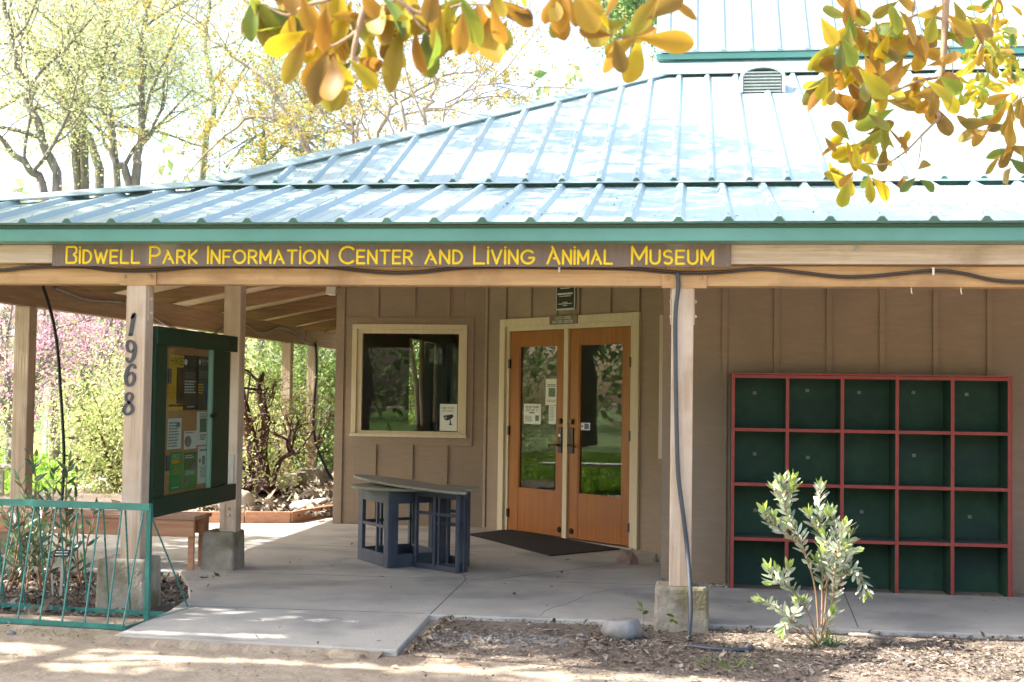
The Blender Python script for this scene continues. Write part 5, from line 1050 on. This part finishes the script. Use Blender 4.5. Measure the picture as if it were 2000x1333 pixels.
# nothing of the crown may hang inside the picture
v_=C-CC; zz=v_@CD; X_=1000+CF*(v_@CR)/np.maximum(zz,.01); Y_=666.5-CF*(v_@CU)/np.maximum(zz,.01)
keep[(zz>0)&(X_>-60)&(X_<2060)&(Y_>-60)]=0
C=C[HR.random(n)<keep]
# extra unseen leaves, placed so their shade falls on the near ground
m2=14000; G2=np.stack([HR.uniform(-6.5,3.6,m2),HR.uniform(5.6,8.7,m2)],1); zz2=HR.uniform(5.2,7.2,m2); q2=nz(G2[:,0],G2[:,1],1.25,.4); k2_=np.where(q2>-.22,1.0,.10)
for cx_,cy_,ax,ay in((1.35,7.95,1.25,.55),(2.2,7.0,1.7,.55),(-2.65,7.27,.8,.07),(-3.7,6.9,1.0,.10),(-1.0,7.1,.6,.07),(-2.0,6.75,1.1,.09),(-.2,6.75,.9,.08)): k2_[((G2[:,0]-cx_)/ax)**2+((G2[:,1]-cy_)/ay)**2<1]=0
C2=np.stack([G2[:,0]+SUN.x/SUN.z*zz2,G2[:,1]+SUN.y/SUN.z*zz2,zz2],1)
v_=C2-CC; zz=v_@CD; X_=1000+CF*(v_@CR)/np.maximum(zz,.01); Y_=666.5-CF*(v_@CU)/np.maximum(zz,.01); k2_[(zz>0)&(X_>-60)&(X_<2060)&(Y_>-60)]=0
C=np.concatenate([C,C2[HR.random(m2)<k2_]])
m3=5000; gx3=HR.uniform(-8.6,-3.9,m3); gy3=HR.uniform(9.5,12.4,m3); z3=HR.uniform(4.8,6.4,m3); kk=(gx3<-4.6+.0*(gy3))|(gy3<11.2)  # more unseen leaves, added to shade the slab at the left
C3=np.stack([gx3+SUN.x/SUN.z*z3,gy3+SUN.y/SUN.z*z3,z3],1)[kk&(HR.random(m3)<.8)]; C=np.concatenate([C,C3]); n=len(C); U,V=leafvecs(n,.26,.42); print('crown leaves',n)
leafcloud('crown',C,U,V,pickcols(n,BR+GR+GR+YL),'big_leaf',mg)
# ================================================================== ground litter (nobody could count it)
def polyrand(n,fn):
    out=[]
    while len(out)<n:
        p=fn(); 
        if p is not None: out.append(p)
    return np.array(out)
def inslab(x,y): return (y>8.21 and x>-1.56 and y<9.84) or (x<-1.5 and x>-3.15 and y>7.03)
def litter(name,n,fn,L,asp,pal,label,mat='chip',tilt=.25,z=.004,kind='stuff'):
    P=polyrand(n,fn); C=np.c_[P,np.full(n,z+(.021 if z<.01 else 0))]; a=RNG.uniform(0,6.28,n); t=RNG.normal(0,tilt,n)
    U=np.stack([np.cos(a),np.sin(a),t],1); V=np.stack([-np.sin(a),np.cos(a),RNG.normal(0,tilt,n)],1); s=(L*RNG.lognormal(0,.45,n)*.5)[:,None]
    C[:,2]+=np.abs(t)*s[:,0]*.8
    leafcloud(name,C,U*s,V*s*asp,pickcols(n,pal,.25),mat,label=label,kind=kind)
R2=random.Random(3)
def f_mulch():
    x=R2.uniform(-1.6,3.2); y=R2.triangular(6.3,8.24,7.7)
    if inslab(x,y) or (y<7.0-.25*(x+1.5) and R2.random()<.85): return None
    if x<-.6 and R2.random()<.6: return None
    return (x,y)
litter('bark_litter',16000,f_mulch,.021,.38,[(.14,.105,.08),(.20,.155,.12),(.09,.07,.055),(.27,.215,.17),(.34,.28,.22)],'bark chips and dead leaves scattered over the mulch strip')
def f_sand():
    x=R2.uniform(-4.3,-.2); y=R2.uniform(6.2,8.1)
    return None if inslab(x,y) else (x,y)
litter('sand_litter',1200,f_sand,.014,.5,[(.22,.15,.10),(.35,.27,.19),(.12,.09,.06)],'small dark crumbs scattered on the sand')
def f_bed():
    x=R2.uniform(-5.5,-3.25); y=R2.uniform(7.85,9.7); return (x,y) if not(x>-3.7 and 8.05<y<8.4) else None
litter('soil_litter',5000,f_bed,.022,.6,[(.10,.08,.06),(.20,.16,.13),(.28,.24,.2)],'crumbly soil and bits in the left bed',tilt=.5)
def f_mound():
    x=R2.uniform(-6,-3.7); y=R2.uniform(13.5,20.5); return (x,y) if y>13.72 else None
litter('mound_litter',6500,f_mound,.07,.4,[(.10,.075,.055),(.22,.17,.13),(.36,.31,.25),(.48,.44,.38)],'bark chips covering the raised bed',z=.115,tilt=.4)
def f_grav():
    if R2.random()<.45: x=R2.gauss(1.9,.55); y=R2.gauss(7.42,.12)
    else: x=R2.gauss(-1.05,.28); y=R2.gauss(7.62,.12)
    return None if inslab(x,y) or y>8.1 else (x,y)
def pebbles(name,n,fn,r0,mat,label,z=0.0):
    P=polyrand(n,fn); mb=MB()
    for x,y in P:
        r=r0*math.exp(R2.gauss(0,.35)); mb.ball((x,y,z+.02+r*.35),r,sx=R2.uniform(.8,1.3),sy=R2.uniform(.8,1.3),sz=.6,nu=6,nv=4)
    mb.build(name,mat,label=label,kind='stuff')
mk('gravel_gray',(.16,.155,.15),(.30,.29,.28),scale=30,rough=.9)
pebbles('gravel',1100,f_grav,.006,'gravel_gray','grey gravel scattered at the slab corner and lower right')
def f_strip():
    x=R2.uniform(-.1,3); return (x,R2.uniform(9.84,9.96)) if R2.random()<.8 else (R2.uniform(-.25,.3),R2.uniform(9.84,10.25))
pebbles('gravel',700,f_strip,.008,'rock_tan','pale pebbles along the foot of the green shelf',z=-.005)
litter('strip_litter',500,f_strip,.03,.4,[(.30,.2,.13),(.2,.13,.09),(.4,.3,.2)],'dead leaves between the slab and the shelf',z=.01)
def f_moss():
    x=R2.uniform(-4.6,-3.0); y=R2.gauss(7.2,.06)+.1*math.sin(x*3); return None if inslab(x,y) else (x,y)
P=polyrand(900,f_moss); n=len(P); blades('moss_grass',np.c_[P,np.full(n,.016)],np.c_[RNG.normal(0,.5,(n,2)),np.ones(n)],RNG.uniform(.006,.016,n),np.full(n,.0015),pickcols(n,[(.30,.30,.07),(.36,.30,.10),(.22,.26,.05)]),'leaf',label='thin yellowish grass growing on the sand by the rack',kind='stuff',shape='la')
def f_lawn():
    x=R2.uniform(-20,-7.0); y=R2.uniform(6,26); return (x,y) if x<-7.1-.35*max(0,y-14) and not(x>-9.6 and y<9.9) else None
P=polyrand(26000,f_lawn); n=len(P); C=np.c_[P,np.full(n,.05)]; U=np.c_[RNG.normal(0,.04,(n,2)),RNG.uniform(.04,.09,n)]; V=np.c_[RNG.normal(0,.03,(n,2)),np.zeros(n)]
leafcloud('grass',C,U,V,pickcols(n,[(.20,.38,.03),(.28,.46,.05),(.14,.28,.03)]),'leaf',label='sunny green grass of the lawn beyond the porch',kind='stuff')
# far woods closing the horizon on every side
n=80000; an=RNG.uniform(0,6.28,n); rr=RNG.uniform(46,62,n); hh=RNG.beta(1.3,1.6,n)*(10.5+3*np.sin(an*9)+2.5*np.sin(an*23)+1.2*np.sin(an*61)); C=np.stack([rr*np.cos(an),rr*np.sin(an)+5,hh],1); U,V=leafvecs(n,.55,.6)
leafcloud('woods',C,U,V,pickcols(n,[(.16,.24,.08),(.26,.34,.13),(.38,.42,.20),(.46,.44,.24)]),'leaf',label='far green woods closing off the park',kind='stuff')
# trees behind the viewer that the window and door glass mirror
for i,(x,y,lab) in enumerate(((-9,-9,'dark tree behind the viewer, left one of two mirrored in the window'),(-5.5,-14,'dark tree behind the viewer, right one of two mirrored in the window'),(-20,10.5,'shade tree on the lawn mirrored in the doors, nearer one'),(-27,14,'shade tree on the lawn mirrored in the doors, farther one'))):
    tree('shade_tree',lab,'tree',(x,y,0),[([(x,y,-.1),(x+.1,y,2),(x-.1,y+.1,4),(x+.3,y,6.5)],.30,9)],4,'bark_dark',[(.10,.20,.05),(.16,.28,.07),(.22,.34,.08)],9000,.10,.25,700+i,L0=2.6,spread=.9)
shrub('garden_shrub','big flowering bush on the lawn mirrored in the left door glass',0,14.8,3.0,2.3,YG,12000,.045,508,x=-9.2)

def f_slab():
    x=R2.uniform(-3.2,2.5); y=R2.uniform(7.1,13.2)
    return (x,y) if (inslab(x,y) or (y>9.9 and x<-.6 and x+y<11.2)) and not(-2.7<x<-1.6 and 10<y<11.3) else None
litter('slab_litter',130,f_slab,.022,.4,[(.16,.10,.07),(.26,.18,.12),(.10,.07,.05)],'few dry leaf crumbs blown onto the concrete slab',z=.054,tilt=.2)
def f_edge():
    if R2.random()<.6: x=R2.uniform(-1.5,3); y=8.22-abs(R2.gauss(0,.04))
    else: y=R2.uniform(7.06,8.2); x=-1.48+abs(R2.gauss(0,.04))
    return (x,y)
litter('edge_litter',700,f_edge,.02,.5,[(.12,.09,.06),(.2,.15,.1),(.3,.24,.17)],'dirt crumbs and moss piled along the slab edge',z=.03,tilt=.5)

def f_roof():
    x=R2.uniform(-4.5,4); return (x,R2.uniform(7.9,9.6))
P=polyrand(70,f_roof); n=len(P); C=np.c_[P,2.41+.265*(P[:,1]-7.85)+.008]; U,V=leafvecs(n,.035,.4); U[:,2]*=.3; V[:,2]*=.3
leafcloud('roof_litter',C,U,V,pickcols(n,[(.12,.09,.06),(.3,.2,.1)]),'chip',label='few dry leaf scraps lying on the lower metal roof',kind='stuff')
